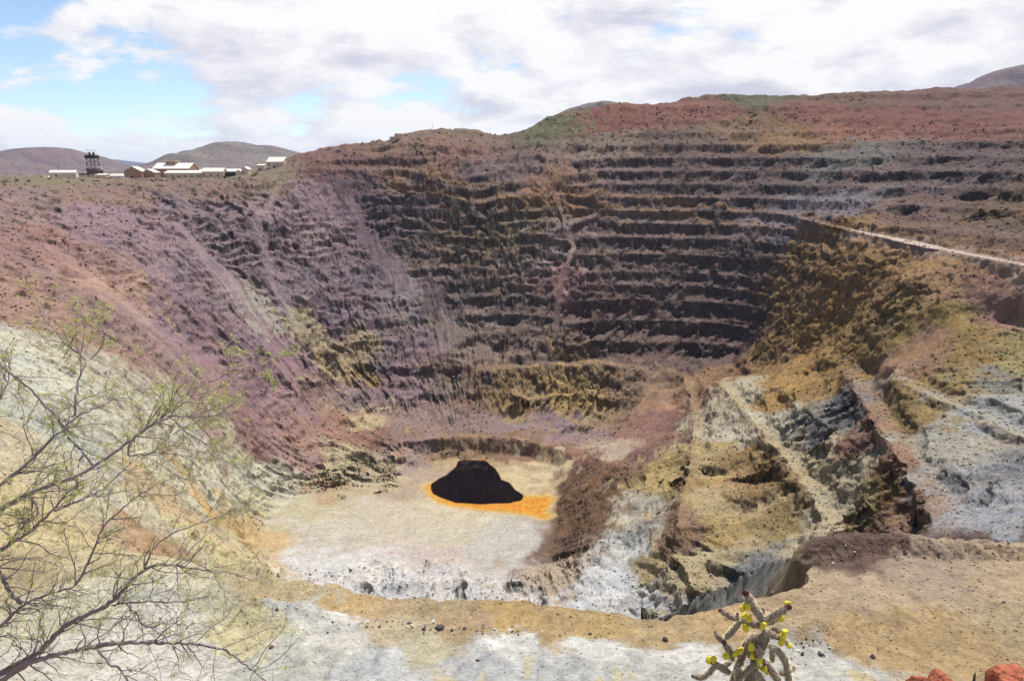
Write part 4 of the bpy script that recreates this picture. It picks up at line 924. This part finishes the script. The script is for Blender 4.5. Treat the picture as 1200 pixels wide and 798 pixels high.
for u, v, s in ((345, 479, 1.7), (640, 505, 1.2), (212, 405, 1.2), (978, 240, 2), (984, 201, 2.2), (1138, 203, 2.4), (755, 600, .9)):
    x, y, z = spot(u, v); shrub(x, y, z, s, 'm', 'single bright green shrub rooted in bare rock inside the pit', 'lone shrubs inside the pit')

def rock_mesh(seed, sub=2, mat=None, squash=.75, rough=.35, name='stone'):
    import bmesh
    bm = bmesh.new(); bmesh.ops.create_icosphere(bm, subdivisions=sub, radius=1)
    V = np.array([v.co[:] for v in bm.verts], F32)
    rs_ = np.random.RandomState(seed)
    for k in range(9):                               # flat broken faces
        d = rs_.normal(size=3); d /= np.linalg.norm(d); c = rs_.uniform(.55, .85)
        s = V @ d.astype(F32); V -= np.maximum(s - c, 0)[:, None] * d.astype(F32)[None]
    f = 1 + noise3(V[:, 0] * 1.7 + seed, V[:, 1] * 1.7, V[:, 2] * 1.7, seed) * rough * .6
    if sub > 3: f = f + noise3(V[:, 0] * 5 + seed, V[:, 1] * 5, V[:, 2] * 5, seed + 1) * .07 + noise3(V[:, 0] * 14, V[:, 1] * 14, V[:, 2] * 14, seed + 2) * .03
    V = V * f[:, None]; V[:, 2] *= squash
    for v, c in zip(bm.verts, V): v.co = c
    me = bpy.data.meshes.new(name); bm.to_mesh(me); bm.free(); me.materials.append(mat)
    if sub > 3: me.polygons.foreach_set('use_smooth', [True] * len(me.polygons))
    return me
st_dark = simple('dark_stone', lin('5c5054') * .8, .9, .3, 1.5, .4); st_pale = simple('pale_stone', lin('cfc9bc') * .8, .9, .2, 1.5, .4); st_och = simple('ochre_stone', lin('a8854c') * .8, .9, .3, 1.5, .4); st_red = simple('red_stone', lin('7d5448') * .8, .9, .3, 1.5, .4)
RK_ = {k: [rock_mesh(i * 7 + j, 2, m) for i in range(4)] for j, (k, m) in enumerate((('dark', st_dark), ('pale', st_pale), ('ochre', st_och), ('red', st_red)))}
def stone(x, y, s, kind, label, group):
    o = bpy.data.objects.new('stone', rnd.choice(RK_[kind])); COLL.objects.link(o); o.location = (x, y, gz(x, y) + s * .25); o.scale = (s * rnd.uniform(.8, 1.3), s * rnd.uniform(.8, 1.3), s); o.rotation_euler = (rnd.uniform(-.4, .4), rnd.uniform(-.4, .4), rnd.uniform(0, 6)); tag(o, label, 'stone', group)
toe = chain(TOE, 200)
def toe_at(u):
    return min(toe, key=lambda p: abs(600 + FPX * p[0] / (p[1] * CP - p[2] * SP) - u))
big = [(515, 734, .62, 'dark'), (497, 737, .3, 'dark'), (483, 733, .25, 'pale'), (507, 723, .38, 'pale'), (480, 727, .3, 'dark'), (530, 738, .3, 'dark'), (545, 735, .25, 'dark'), (780, 744, .42, 'dark'), (692, 738, .3, 'dark'), (600, 733, .2, 'ochre'), (962, 768, .4, 'dark'), (1022, 774, .45, 'dark'), (940, 766, .3, 'dark'), (935, 763, .22, 'pale'), (1176, 706, .3, 'dark'), (318, 759, .38, 'red'), (560, 776, .25, 'dark'), (325, 714, .3, 'dark'), (1117, 689, .2, 'dark')]
bl = {'dark': 'larger dark stone lying loose on the near bank or bench', 'pale': 'larger pale stone lying loose on the ochre bench', 'ochre': 'ochre stone in the middle of the bench', 'red': 'reddish stone on the grey bank left of centre'}
for u, v, s, k in big:
    x, y, z = hit(u, v); stone(x, y, s, k, bl[k], {'dark': 'larger dark stones', 'pale': 'larger pale stones'}.get(k))
for i in range(120):
    u = rnd.choice((rnd.gauss(500, 45), rnd.gauss(560, 70), rnd.uniform(380, 1090), rnd.gauss(940, 40))); p = toe_at(u)
    k = rnd.choice(('dark', 'dark', 'ochre', 'pale')); stone(p[0], p[1] + rnd.gauss(1.2, .9), rnd.uniform(.07, .2), k, {'dark': 'small dark stone', 'ochre': 'small ochre stone', 'pale': 'small pale stone'}[k] + ' in the rubble along the foot of the grey bank', k + ' stones along the foot of the bank')
for i in range(70):
    t_ = rnd.uniform(0, 1); p = chain(BERM[1:7], 50)[int(t_ * 49)]; k = rnd.choice(('red', 'red', 'dark', 'pale'))
    stone(p[0] + rnd.gauss(0, .5), p[1] - abs(rnd.gauss(2.6, 1.5)), rnd.uniform(.1, .27), k, {'red': 'reddish stone', 'dark': 'blackish stone', 'pale': 'whitish stone'}[k] + ' fallen along the brown berm of the bench', k + ' stones along the berm')
for i in range(60):
    x, y, z = hit(rnd.uniform(60, 1195), rnd.uniform(748, 797)) if i % 2 else hit(rnd.uniform(200, 1195), rnd.uniform(700, 745))
    if 40 < y < 104: stone(x, y, rnd.uniform(.07, .17), rnd.choice(('pale', 'dark')), 'lone small stone on the open near bank or bench floor', 'lone stones on the near bank and bench')

# loose rubble lying everywhere on the slopes, far too much to count
def rubble(name, n, cond, s0, s1, mat, var, seed):
    r = np.random.RandomState(seed)
    ii, jj = np.nonzero(cond); k = r.randint(0, len(ii), n); ii = ii[k]; jj = jj[k]
    c = np.stack([X[ii, jj], Yg[ii, jj], Z[ii, jj]], 1).astype(np.float64); dd_ = np.linalg.norm(c, axis=1)
    s = dd_ * (s0 + (s1 - s0) * r.rand(n) ** 2.6)
    c[:, :2] += r.normal(size=(n, 2)) * (dd_ * .0006)[:, None]
    B = np.array([(1, 0, 0), (.3, .95, 0), (-.8, .6, 0), (-.8, -.6, 0), (.3, -.95, 0), (.45, .1, .75), (-.4, .25, .8), (-.1, -.5, .7), (0, 0, -.6)])
    Fc = np.array([(0, 1, 5), (1, 6, 5), (1, 2, 6), (2, 3, 6), (3, 7, 6), (3, 4, 7), (4, 0, 5), (4, 5, 7), (5, 6, 7), (1, 0, 8), (2, 1, 8), (3, 2, 8), (4, 3, 8), (0, 4, 8)])
    a = r.rand(n) * 6.28; V = B[None] * (1 + r.uniform(-.3, .3, (n, 9, 3))) * np.stack([s * r.uniform(.7, 1.4, n), s * r.uniform(.7, 1.4, n), s * r.uniform(.4, .85, n)], 1)[:, None]
    ca_, sa_ = np.cos(a)[:, None], np.sin(a)[:, None]
    W = np.stack([V[..., 0] * ca_ - V[..., 1] * sa_, V[..., 0] * sa_ + V[..., 1] * ca_, V[..., 2]], -1) + c[:, None]
    W[..., 2] += (s * .18)[:, None]
    f = (Fc[None] + (np.arange(n) * 9)[:, None, None]).reshape(-1, 3)
    me = bpy.data.meshes.new(name); me.vertices.add(n * 9); me.vertices.foreach_set('co', W.reshape(-1).astype(F32))
    me.loops.add(f.size); me.loops.foreach_set('vertex_index', f.reshape(-1).astype(np.int32)); me.polygons.add(len(f)); me.polygons.foreach_set('loop_start', np.arange(0, f.size, 3, dtype=np.int32)); me.update(calc_edges=True)
    col = np.repeat((COL[ii, jj] * 1.12 * (1 + var * r.uniform(-1, 1, (n, 1))) * (1 + .08 * r.normal(size=(n, 3))))[:, None], 9, 1)
    at_ = me.color_attributes.new('Geology', 'FLOAT_COLOR', 'POINT'); at_.data.foreach_set('color', np.concatenate([np.clip(col, .015, .75), np.ones((n, 9, 1))], -1).reshape(-1).astype(F32))
    tag(link(name, me, mat), kind='stuff')
inview = (np.abs(np.arctan2(X, Yg)) < R(39)) & (np.abs(X) + np.abs(Yg) > 5)
rubble('scree', 34000, inview & (dist > 150) & (dist < 1060) & (CHV[..., 1] > .22) & (ONFL < .2) & (steep < .55), .0005, .0019, gm, .30, 51)
rubble('gravel', 9000, inview & (dist > 58) & (dist < 128) & (ONFL < .2) & (steep < .6), .0004, .0015, gm, .38, 52)
red_rock = simple('red_boulder_rock', lin('b3674c') * .8, .9, .28, 9, .9)
blk = simple('dark_boulder_rock', lin('4a4346') * .8, .85, .25, 12, .6)
def boulder(u, v, Y, rx, ry, rz_, seed, mat, label, rot):
    x, y, z = atY(u, v, Y); g = float(base(np.array([x], F32), np.array([y], F32))[0])
    o = bpy.data.objects.new('boulder', rock_mesh(seed, 6, mat, 1.0, .5, 'boulder')); COLL.objects.link(o)
    h = max(z - g, .1); o.location = (x, y, z - max(h * .62, rz_) * .86); o.scale = (rx, ry, max(h * .62, rz_)); o.rotation_euler = (0, 0, rot); tag(o, label, 'boulder')
boulder(1108, 808, 3.3, .30, .24, .2, 3, red_rock, 'wide flat-topped red boulder at the bottom edge, left of its taller neighbour', .4)
boulder(1196, 803, 3.25, .21, .2, .2, 8, red_rock, 'tall rough red boulder in the bottom right corner', 1.2)
boulder(1145, 795, 3.12, .035, .03, .03, 13, blk, 'fist-sized dark stone caught between the two red boulders', .2)

# ------------------------------------------------------------------ cholla cactus
ch_skin = simple('cholla_skin', lin('8f7d72') * .8, .8, .25, 60, .3); ch_spine = simple('cholla_spines', lin('e6d9b4') * .9, .7, .1, 40); ch_tip = simple('cholla_bud', lin('5e2d3a') * .8, .7, .25, 60); fr_m = simple('cholla_fruit', lin('e3d23c') * .9, .6, .25, 55, .4)
CY = 2.85
def cpx(x, y, dy=0.0): return np.array(atY(780 + x / 5.785, 660 + y / 5.785, CY + dy))
gx_, gy_, _ = atY(885, 790, CY); gz_ = float(base(np.array([gx_], F32), np.array([gy_], F32))[0])
cact = empty('cholla_cactus', (gx_, gy_, gz_)); tag(cact, 'spiny cane cholla cactus with yellow fruits at the bottom edge', 'cactus')
crs = np.random.RandomState(21)
def csub(pts, n):
    P = np.array(pts, float)
    s = np.concatenate([[0], np.cumsum(np.linalg.norm(np.diff(P, axis=0), axis=1))]); t = np.linspace(0, s[-1], n)
    return np.stack([np.interp(t, s, P[:, k]) for k in range(3)], 1)
def stem(pts, wpx, dys, tip=None, world=None):
    W = [cpx(p[0], p[1], d) for p, d in zip(pts, np.linspace(dys[0], dys[1], len(pts)))] if world is None else world
    L_ = sum(np.linalg.norm(W[i + 1] - W[i]) for i in range(len(W) - 1)); n = max(10, int(L_ / .0032))
    P = csub(W, n)
    k = np.ones(9) / 9
    if n > 24:
        Q = np.stack([np.convolve(np.pad(P[:, c], 4, mode='edge'), k, mode='valid') for c in range(3)], 1); P = Q
    r0 = wpx / 5.785 / FPX * CY * 1.19 / 2
    sarr = np.linspace(0, L_, n); taper = np.minimum(1, .55 + np.minimum(sarr, L_ - sarr) / (r0 * 1.6) * .45)
    def bump(i, k_, nn): return 0.80 + 0.34 * max(0, math.cos(5 * (2 * math.pi * k_ / nn) + sarr[i] * 190)) ** 1.0 * (0.55 + 0.45 * math.cos(sarr[i] * 420 + 5 * k_ * .4))
    m = MB(); m.tube(list(P), list(r0 * taper), 20, 0, bump)
    P = P - 0; T = np.gradient(P, axis=0); T /= np.linalg.norm(T, axis=1, keepdims=True) + 1e-9
    for q in range(int(L_ * 6000)):
        i = crs.randint(n); d = crs.normal(size=3); d -= T[i] * d.dot(T[i]); d /= np.linalg.norm(d); d = d + T[i] * crs.uniform(-.5, .8); d /= np.linalg.norm(d)
        a = P[i] + d * r0 * taper[i] * .9; b = a + d * crs.uniform(.005, .013); w = np.cross(d, T[i]) * .0008
        m.add([a - w, a + w, b], [(0, 1, 2)], 1)
    m.v = [tuple(np.array(v) - np.array((gx_, gy_, gz_))) for v in m.v]
    o = m.build('stem', [ch_skin, ch_spine], cact, smooth=True)
    if tip: bud(P[-1] + T[-1] * r0 * .2, r0 * tip, o)
    return o
def bud(p, r, par):
    me = rock_mesh(crs.randint(999), 3, ch_tip, .9, .3, 'bud'); b_ = bpy.data.objects.new('bud', me); COLL.objects.link(b_); b_.parent = par; b_.location = tuple(np.array(p) - np.array((gx_, gy_, gz_))); b_.scale = (r, r, r)
base_w = np.array((gx_, gy_, gz_ - .03))
stem(None, 78, None, world=[base_w, base_w + (0, 0, .25), cpx(555, 860), cpx(590, 740), cpx(600, 690)])
stem([(592, 700), (620, 620), (655, 540), (690, 450)], 76, (0, 0))
stem(None, 56, None, world=[base_w + (-.03, 0, .3), cpx(440, 860, .05), cpx(475, 760, .05), cpx(510, 640, .04), cpx(548, 550, .03), cpx(645, 478, .02)])
for a in ([((665, 400), (640, 350), (600, 300), (570, 250), (545, 200)), 56, (0, -.03), .95], [((660, 430), (600, 410), (545, 395), (492, 372)), 50, (0, .02), None], [((495, 382), (430, 355), (370, 315)), 44, (.02, .05), .7],
          [((505, 395), (455, 455), (403, 510)), 44, (.02, .06), None], [((490, 385), (486, 345)), 36, (.0, .0), .6], [((672, 392), (745, 345), (835, 293)), 50, (0, -.04), .8], [((668, 385), (665, 345), (660, 318)), 40, (.03, .03), .8],
          [((690, 410), (760, 378)), 36, (.05, .06), None], [((695, 455), (735, 490), (780, 510)), 42, (0, -.02), .5], [((700, 450), (760, 458), (812, 466)), 36, (.04, .05), None], [((785, 508), (838, 550)), 34, (-.02, -.02), None],
          [((700, 560), (770, 600), (812, 660), (832, 740), (838, 840)), 44, (-.04, -.04), None], [((655, 655), (715, 718), (775, 810)), 50, (-.02, -.05), None], [((465, 660), (430, 590), (395, 535)), 46, (.0, .0), .8],
          [((392, 540), (360, 505), (338, 470)), 38, (.0, .03), .6], [((440, 745), (375, 702), (312, 668)), 46, (-.02, -.02), .8], [((335, 690), (295, 740), (245, 776), (185, 764)), 40, (-.02, .0), .6], [((445, 670), (385, 700)), 36, (.03, .03), None],
          [((775, 750), (820, 735), (868, 712)), 40, (-.03, .0), .6], [((500, 690), (490, 760), (515, 840)), 42, (-.05, -.03), None], [((612, 640), (650, 610), (620, 570)), 34, (-.05, -.06), .6], [((722, 590), (725, 660)), 36, (.0, .03), None], [((600, 720), (650, 790), (690, 850)), 46, (-.06, -.05), None], [((560, 640), (590, 560), (585, 470)), 30, (.06, .05), None], [((480, 800), (560, 720), (620, 680)), 40, (-.06, -.06), None]):
    stem(*a)
for x, y in ((523, 310), (548, 290), (530, 355), (570, 372), (545, 440), (663, 420), (782, 373), (812, 465), (795, 498), (783, 535), (838, 556), (580, 565), (510, 595), (412, 625), (470, 612), (592, 630), (630, 655), (625, 695), (665, 712), (690, 735), (640, 776), (320, 650), (295, 652), (826, 270)):
    o = bpy.data.objects.new('fruit', rock_mesh(crs.randint(9999), 3, fr_m, 1.15, .22, 'fruit')); COLL.objects.link(o); o.parent = cact
    o.data.polygons.foreach_set('use_smooth', [True] * len(o.data.polygons))
    o.location = tuple(cpx(x, y, crs.uniform(-.045, -.02)) - np.array((gx_, gy_, gz_))); s = crs.uniform(.0135, .0185); o.scale = (s, s, s); o.rotation_euler = tuple(crs.uniform(-.6, .6, 3))

# ------------------------------------------------------------------ the thin-leaved tree at the left edge
bark = simple('mesquite_bark', lin('9a888a') * .8, .9, .35, 14, .6); bark2 = simple('twig_bark', lin('8d7e80') * .85, .9, .3, 20); lf1 = simple('leaflet_green', lin('c9c982') * .9, .6, .25, 8); lf2 = simple('leaflet_deep', lin('b8bd6c') * .9, .6, .25, 8)
for m_ in (lf1, lf2):
    bs_ = [n for n in m_.node_tree.nodes if n.type == 'BSDF_PRINCIPLED'][0]
    tr = m_.node_tree.nodes.new('ShaderNodeBsdfTranslucent'); tr.inputs['Color'].default_value = (.45, .52, .14, 1); mxs_ = m_.node_tree.nodes.new('ShaderNodeMixShader'); mxs_.inputs[0].default_value = .35
    ou = [n for n in m_.node_tree.nodes if n.type == 'OUTPUT_MATERIAL'][0]
    m_.node_tree.links.new(bs_.outputs[0], mxs_.inputs[1]); m_.node_tree.links.new(tr.outputs[0], mxs_.inputs[2]); m_.node_tree.links.new(mxs_.outputs[0], ou.inputs[0])
trs = np.random.RandomState(33)
bx_, by_, _ = atY(-190, 880, 4.3); bz_ = float(base(np.array([bx_], F32), np.array([by_], F32))[0])
TB = np.array((bx_, by_, bz_)); tree = empty('mesquite_tree', tuple(TB)); tag(tree, 'thin spreading mesquite tree with feathery pale green leaves at the left edge', 'tree')
def P_(u, v, Y): return np.array(atY(u, v, Y))
LIMB = [  # photo trace, distance at start and end, thickness at start and end (m), leafiness
 ([(-190, 880), (-110, 720), (-40, 625), (0, 598), (33, 577), (87, 559), (110, 547), (153, 517), (163, 507), (197, 487), (225, 489), (253, 488), (287, 482), (306, 466)], 4.3, 5.0, .075, .008, .9),
 ([(-60, 650), (-20, 585), (33, 543), (67, 507), (87, 490), (112, 478), (130, 470), (137, 458)], 4.5, 5.2, .045, .008, .7),
 ([(87, 490), (90, 457), (93, 440), (103, 423), (96, 417), (80, 407), (67, 390), (53, 373), (40, 362)], 4.9, 5.5, .022, .006, 1.0),
 ([(103, 423), (117, 414), (124, 392), (112, 372), (104, 362)], 5.2, 5.4, .012, .004, 1.3),
 ([(163, 507), (190, 490), (213, 468), (233, 453), (257, 443), (283, 427), (293, 416), (320, 409)], 4.8, 5.6, .020, .006, 1.3),
 ([(-20, 415), (0, 427), (20, 443), (43, 463), (67, 490), (77, 510)], 4.6, 5.0, .016, .016, .9),
 ([(77, 510), (98, 530), (110, 547)], 5.0, 4.85, .018, .02, .4),
 ([(153, 517), (147, 535), (187, 530), (217, 533), (233, 547)], 4.7, 4.9, .016, .005, .6),
 ([(-190, 880), (-90, 825), (-20, 800), (0, 789), (19, 779), (48, 763), (71, 737), (90, 724), (120, 714), (142, 695), (168, 666), (191, 660), (213, 663), (240, 668), (265, 669), (300, 682)], 4.2, 4.5, .085, .007, .45),
 ([(-40, 812), (0, 800), (32, 776), (81, 763), (113, 757), (139, 753), (181, 753), (223, 753), (265, 761), (291, 782), (312, 797), (330, 815)], 4.15, 4.0, .05, .008, .3),
 ([(-130, 790), (-40, 765), (0, 734), (26, 708), (58, 695), (87, 689), (93, 680)], 4.2, 4.3, .05, .012, .4),
 ([(-30, 640), (0, 669), (10, 692), (26, 708)], 4.6, 4.27, .03, .03, .3),
 ([(128, 710), (142, 706), (175, 705), (210, 705), (239, 702), (249, 694)], 4.35, 4.3, .016, .006, .5),
 ([(87, 689), (100, 665), (112, 640), (118, 618), (150, 590), (185, 566), (214, 556)], 4.4, 4.7, .022, .005, .5),
 ([(113, 757), (123, 776), (149, 789), (152, 806)], 4.05, 3.95, .02, .012, .3),
 ([(145, 706), (160, 716), (168, 738), (185, 732), (210, 728), (235, 742)], 4.3, 4.2, .014, .004, .2),
 ([(-60, 690), (-10, 650), (30, 628), (60, 600), (80, 575), (100, 560)], 4.4, 4.7, .04, .012, .5),
 ([(33, 577), (48, 600), (40, 612), (20, 610), (0, 622)], 4.6, 4.4, .02, .008, .6),
 ([(-120, 700), (-70, 560), (-30, 500), (0, 470), (12, 440), (8, 405)], 4.6, 5.4, .04, .008, .9),
 ([(168, 666), (180, 640), (205, 622), (240, 612), (268, 600), (285, 588)], 4.45, 4.8, .014, .004, .8),
 ([(197, 487), (215, 505), (240, 520), (262, 527), (280, 540)], 4.9, 5.1, .012, .004, 1.0),
 ([(60, 600), (85, 590), (120, 575), (150, 545), (172, 530)], 4.6, 4.9, .018, .005, .6)]
tw = MB(); lv = MB()
def leaf(p, d):
    for k in range(trs.randint(4, 8)):
        c = p + d * (.006 + k * .0062); sd = np.cross(d, trs.normal(size=3)); sd /= np.linalg.norm(sd) + 1e-9
        for s in (-1, 1):
            a = c + sd * s * .0115 + trs.normal(size=3) * .001; w = d * .0020; lv.add([c - w * .6, a - w, a + w, c + w * .6], [(0, 1, 2, 3)], int(trs.rand() < .35))
def wiggle(p, d, L_, n, amt):
    out = [p]; s = L_ / n
    for i in range(n):
        d = d + trs.normal(size=3) * amt; d /= np.linalg.norm(d); p = p + d * s; out.append(p)
    return out, d
def leaf_on(pts, dens):
    for i in range(len(pts) - 1):
        L_ = np.linalg.norm(pts[i + 1] - pts[i])
        for q in range(trs.poisson(L_ * 36 * dens)):
            p = pts[i] + (pts[i + 1] - pts[i]) * trs.rand(); d = trs.normal(size=3) + np.array((.2, -.1, .35)); d /= np.linalg.norm(d); leaf(p, d)
for tr_, y0, y1, w0, w1, lf in LIMB:
    n = len(tr_); W = [P_(u, v, y0 + (y1 - y0) * i / (n - 1)) for i, (u, v) in enumerate(tr_)]
    if tr_[0] == (-190, 880): W[0] = TB + np.array((0, 0, -.1))
    L_ = sum(np.linalg.norm(W[i + 1] - W[i]) for i in range(n - 1)); m_ = max(8, int(L_ / .03)); Q = csub(W, m_)
    k_ = np.ones(5) / 5; Q = np.stack([np.convolve(np.pad(Q[:, c], 2, mode='edge'), k_, mode='valid') for c in range(3)], 1)
    Q[1:-1] += trs.normal(size=(m_ - 2, 3)) * .0035
    rad = np.linspace(w0, w1, m_) * .42 * (1 + trs.normal(size=m_) * .08); rad = rad ** 1.0
    mb = MB(); mb.tube(list(Q), list(rad), 8); mb.v = [tuple(np.array(v) - TB) for v in mb.v]
    mb.build('trunk' if tr_[0] == (-190, 880) and w0 > .08 else 'limb', bark, tree, smooth=True)
    s0 = 0
    for i in range(m_ - 1):
        seg = np.linalg.norm(Q[i + 1] - Q[i]); T = (Q[i + 1] - Q[i]) / (seg + 1e-9)
        if rad[i] > .03: continue
        for q in range(trs.poisson(seg * 18)):
            d = trs.normal(size=3); d -= T * d.dot(T); d /= np.linalg.norm(d); d = d * .85 + T * .7 + np.array((.1, 0, .18)); d /= np.linalg.norm(d)
            L1 = trs.uniform(.12, .48); pts, de = wiggle(Q[i], d, L1, max(4, int(L1 / .045)), .20)
            r1 = min(rad[i] * .55, .0052); tw.tube(pts, list(np.linspace(r1, .0016, len(pts))), 4)
            leaf_on(pts[1:], .30 * lf)
            for j in range(1, len(pts) - 1):
                if trs.rand() < .62:
                    d2 = trs.normal(size=3) * .8 + (pts[j + 1] - pts[j]) / np.linalg.norm(pts[j + 1] - pts[j]) + np.array((0, 0, .1)); d2 /= np.linalg.norm(d2)
                    L2 = trs.uniform(.06, .22); p2, _d = wiggle(pts[j], d2, L2, max(3, int(L2 / .04)), .25); tw.tube(p2, list(np.linspace(.0022, .0010, len(p2))), 3); leaf_on(p2, .55 * lf)
for mb in (tw, lv): mb.v = [tuple(np.array(v) - TB) for v in mb.v]
tw.build('twigs', bark2, tree); lv.build('foliage', [lf1, lf2], tree)
# ------------------------------------------------------------------ camera, sun, sky, air
sc = bpy.context.scene
def box_mesh(name, x0, x1, y0, y1, z0, z1):
    me = bpy.data.meshes.new(name)
    v = [(x, y, z) for x in (x0, x1) for y in (y0, y1) for z in (z0, z1)]
    me.from_pydata(v, [], [(0, 1, 3, 2), (4, 6, 7, 5), (0, 4, 5, 1), (2, 3, 7, 6), (0, 2, 6, 4), (1, 5, 7, 3)]); me.update()
    return me
hm_ = bpy.data.materials.new('air'); hm_.use_nodes = True; hn = hm_.node_tree
for n in list(hn.nodes): hn.nodes.remove(n)
ho = hn.nodes.new('ShaderNodeOutputMaterial'); pv = hn.nodes.new('ShaderNodeVolumePrincipled')
pv.inputs['Color'].default_value = (0.52, 0.70, 1.0, 1); pv.inputs['Density'].default_value = 0.00003; pv.inputs['Anisotropy'].default_value = 0.2
hn.links.new(pv.outputs[0], ho.inputs['Volume'])
ha = link('haze', box_mesh('haze', -14000, 14000, -500, 15000, -262, 330), hm_); tag(ha, kind='stuff')
cam = bpy.data.cameras.new('camera'); co = bpy.data.objects.new('camera', cam); COLL.objects.link(co)
cam.sensor_width = 36; cam.lens = 36 * FPX / 1200; cam.clip_end = 60000; cam.clip_start = 0.05
co.rotation_euler = (math.pi / 2 - PITCH, 0, 0); sc.camera = co
SUN_EL, SUN_AZ = R(62), R(29)          # azimuth to the right of the view direction
sd_ = (math.sin(SUN_AZ) * math.cos(SUN_EL), math.cos(SUN_AZ) * math.cos(SUN_EL), math.sin(SUN_EL))
sl = bpy.data.lights.new('sun', 'SUN'); sl.energy = 5.0; sl.angle = R(0.53); sl.color = (1, 0.965, 0.91)
so = bpy.data.objects.new('sun', sl); COLL.objects.link(so)
so.rotation_euler = (math.pi / 2 - SUN_EL, 0, math.pi - SUN_AZ)
w = bpy.data.worlds.new('World'); sc.world = w; w.use_nodes = True
nt = w.node_tree; L = nt.links.new
bg = nt.nodes['Background']; bg.inputs['Strength'].default_value = 1.0
sky = nd(nt, 'ShaderNodeTexSky'); sky.sky_type = 'NISHITA'; sky.sun_disc = False
sky.sun_elevation = SUN_EL; sky.sun_rotation = SUN_AZ; sky.altitude = 1600; sky.air_density = 1.0; sky.dust_density = 0.6; sky.ozone_density = 1.5
bgs = nd(nt, 'ShaderNodeBackground'); bgs.inputs['Strength'].default_value = 0.13; L(sky.outputs[0], bgs.inputs['Color'])
tc = nd(nt, 'ShaderNodeTexCoord'); sx = nd(nt, 'ShaderNodeSeparateXYZ'); L(tc.outputs['Generated'], sx.inputs[0])
mp = nd(nt, 'ShaderNodeMapping'); L(tc.outputs['Generated'], mp.inputs[0]); mp.inputs['Scale'].default_value = (1, 1, 2.7); mp.inputs['Location'].default_value = (5.2, 0.3, 1.4)
mp2 = nd(nt, 'ShaderNodeMapping'); L(mp.outputs[0], mp2.inputs[0]); mp2.inputs['Location'].default_value = (0.03, 0.02, 0.06)
def cl(src):
    n = nd(nt, 'ShaderNodeTexNoise'); n.inputs['Scale'].default_value = 4.6; n.inputs['Detail'].default_value = 12; n.inputs['Roughness'].default_value = 0.57; n.inputs['Lacunarity'].default_value = 2.1; n.inputs['Distortion'].default_value = 0.15
    L(src.outputs[0], n.inputs['Vector']); return n
n1 = cl(mp); nab = cl(mp2)
# more cloud to the right and low down, as on that day
gx = nd(nt, 'ShaderNodeMath', operation='MULTIPLY_ADD'); L(sx.outputs['X'], gx.inputs[0]); gx.inputs[1].default_value = 0.13; gx.inputs[2].default_value = 0.102
gs_ = nd(nt, 'ShaderNodeMath', operation='ADD'); L(n1.outputs['Fac'], gs_.inputs[0]); L(gx.outputs[0], gs_.inputs[1])
zen = nd(nt, 'ShaderNodeMapRange'); L(sx.outputs['Z'], zen.inputs[0]); zen.inputs[1].default_value = 0.35; zen.inputs[2].default_value = 0.9; zen.inputs[3].default_value = 0.0; zen.inputs[4].default_value = -0.30
hz_ = nd(nt, 'ShaderNodeMapRange'); L(sx.outputs['Z'], hz_.inputs[0]); hz_.inputs[1].default_value = 0.0; hz_.inputs[2].default_value = 0.16; hz_.inputs[3].default_value = 0.09; hz_.inputs[4].default_value = 0.0
gs3 = nd(nt, 'ShaderNodeMath', operation='ADD'); L(gs_.outputs[0], gs3.inputs[0]); L(hz_.outputs[0], gs3.inputs[1])
gs2 = nd(nt, 'ShaderNodeMath', operation='ADD'); L(gs3.outputs[0], gs2.inputs[0]); L(zen.outputs[0], gs2.inputs[1])
cr = nd(nt, 'ShaderNodeMapRange'); cr.interpolation_type = 'SMOOTHSTEP'; L(gs2.outputs[0], cr.inputs[0]); cr.inputs[1].default_value = 0.475; cr.inputs[2].default_value = 0.575
df = nd(nt, 'ShaderNodeMath', operation='SUBTRACT'); L(n1.outputs['Fac'], df.inputs[0]); L(nab.outputs['Fac'], df.inputs[1])
sm = nd(nt, 'ShaderNodeMapRange'); L(df.outputs[0], sm.inputs[0]); sm.inputs[1].default_value = -0.16; sm.inputs[2].default_value = 0.08
cc = nd(nt, 'ShaderNodeValToRGB'); L(sm.outputs[0], cc.inputs[0])
cc.color_ramp.elements[0].position = 0.0; cc.color_ramp.elements[0].color = (0.66, 0.66, 0.77, 1)
cc.color_ramp.elements[1].position = 0.85; cc.color_ramp.elements[1].color = (1.0, 0.99, 1.0, 1)
bgc = nd(nt, 'ShaderNodeBackground'); bgc.inputs['Strength'].default_value = 0.84; L(cc.outputs[0], bgc.inputs['Color'])
mxs = nd(nt, 'ShaderNodeMixShader'); L(cr.outputs[0], mxs.inputs[0]); L(bgs.outputs[0], mxs.inputs[1]); L(bgc.outputs[0], mxs.inputs[2])
L(mxs.outputs[0], nt.nodes['World Output'].inputs['Surface'])
sc.view_settings.view_transform = 'Standard'; sc.view_settings.look = 'None'; sc.view_settings.exposure = 0.27; sc.view_settings.gamma = 1.0
sc.view_settings.use_curve_mapping = False
sc.render.engine = 'CYCLES'
sc.cycles.use_denoising = True; sc.cycles.denoiser = 'OPENIMAGEDENOISE'; sc.cycles.denoising_input_passes = 'RGB_ALBEDO_NORMAL'; sc.cycles.denoising_prefilter = 'NONE'
sc.cycles.sample_clamp_indirect = 3.0
sc.cycles.max_bounces = 6; sc.cycles.diffuse_bounces = 3; sc.cycles.glossy_bounces = 2; sc.cycles.transmission_bounces = 2
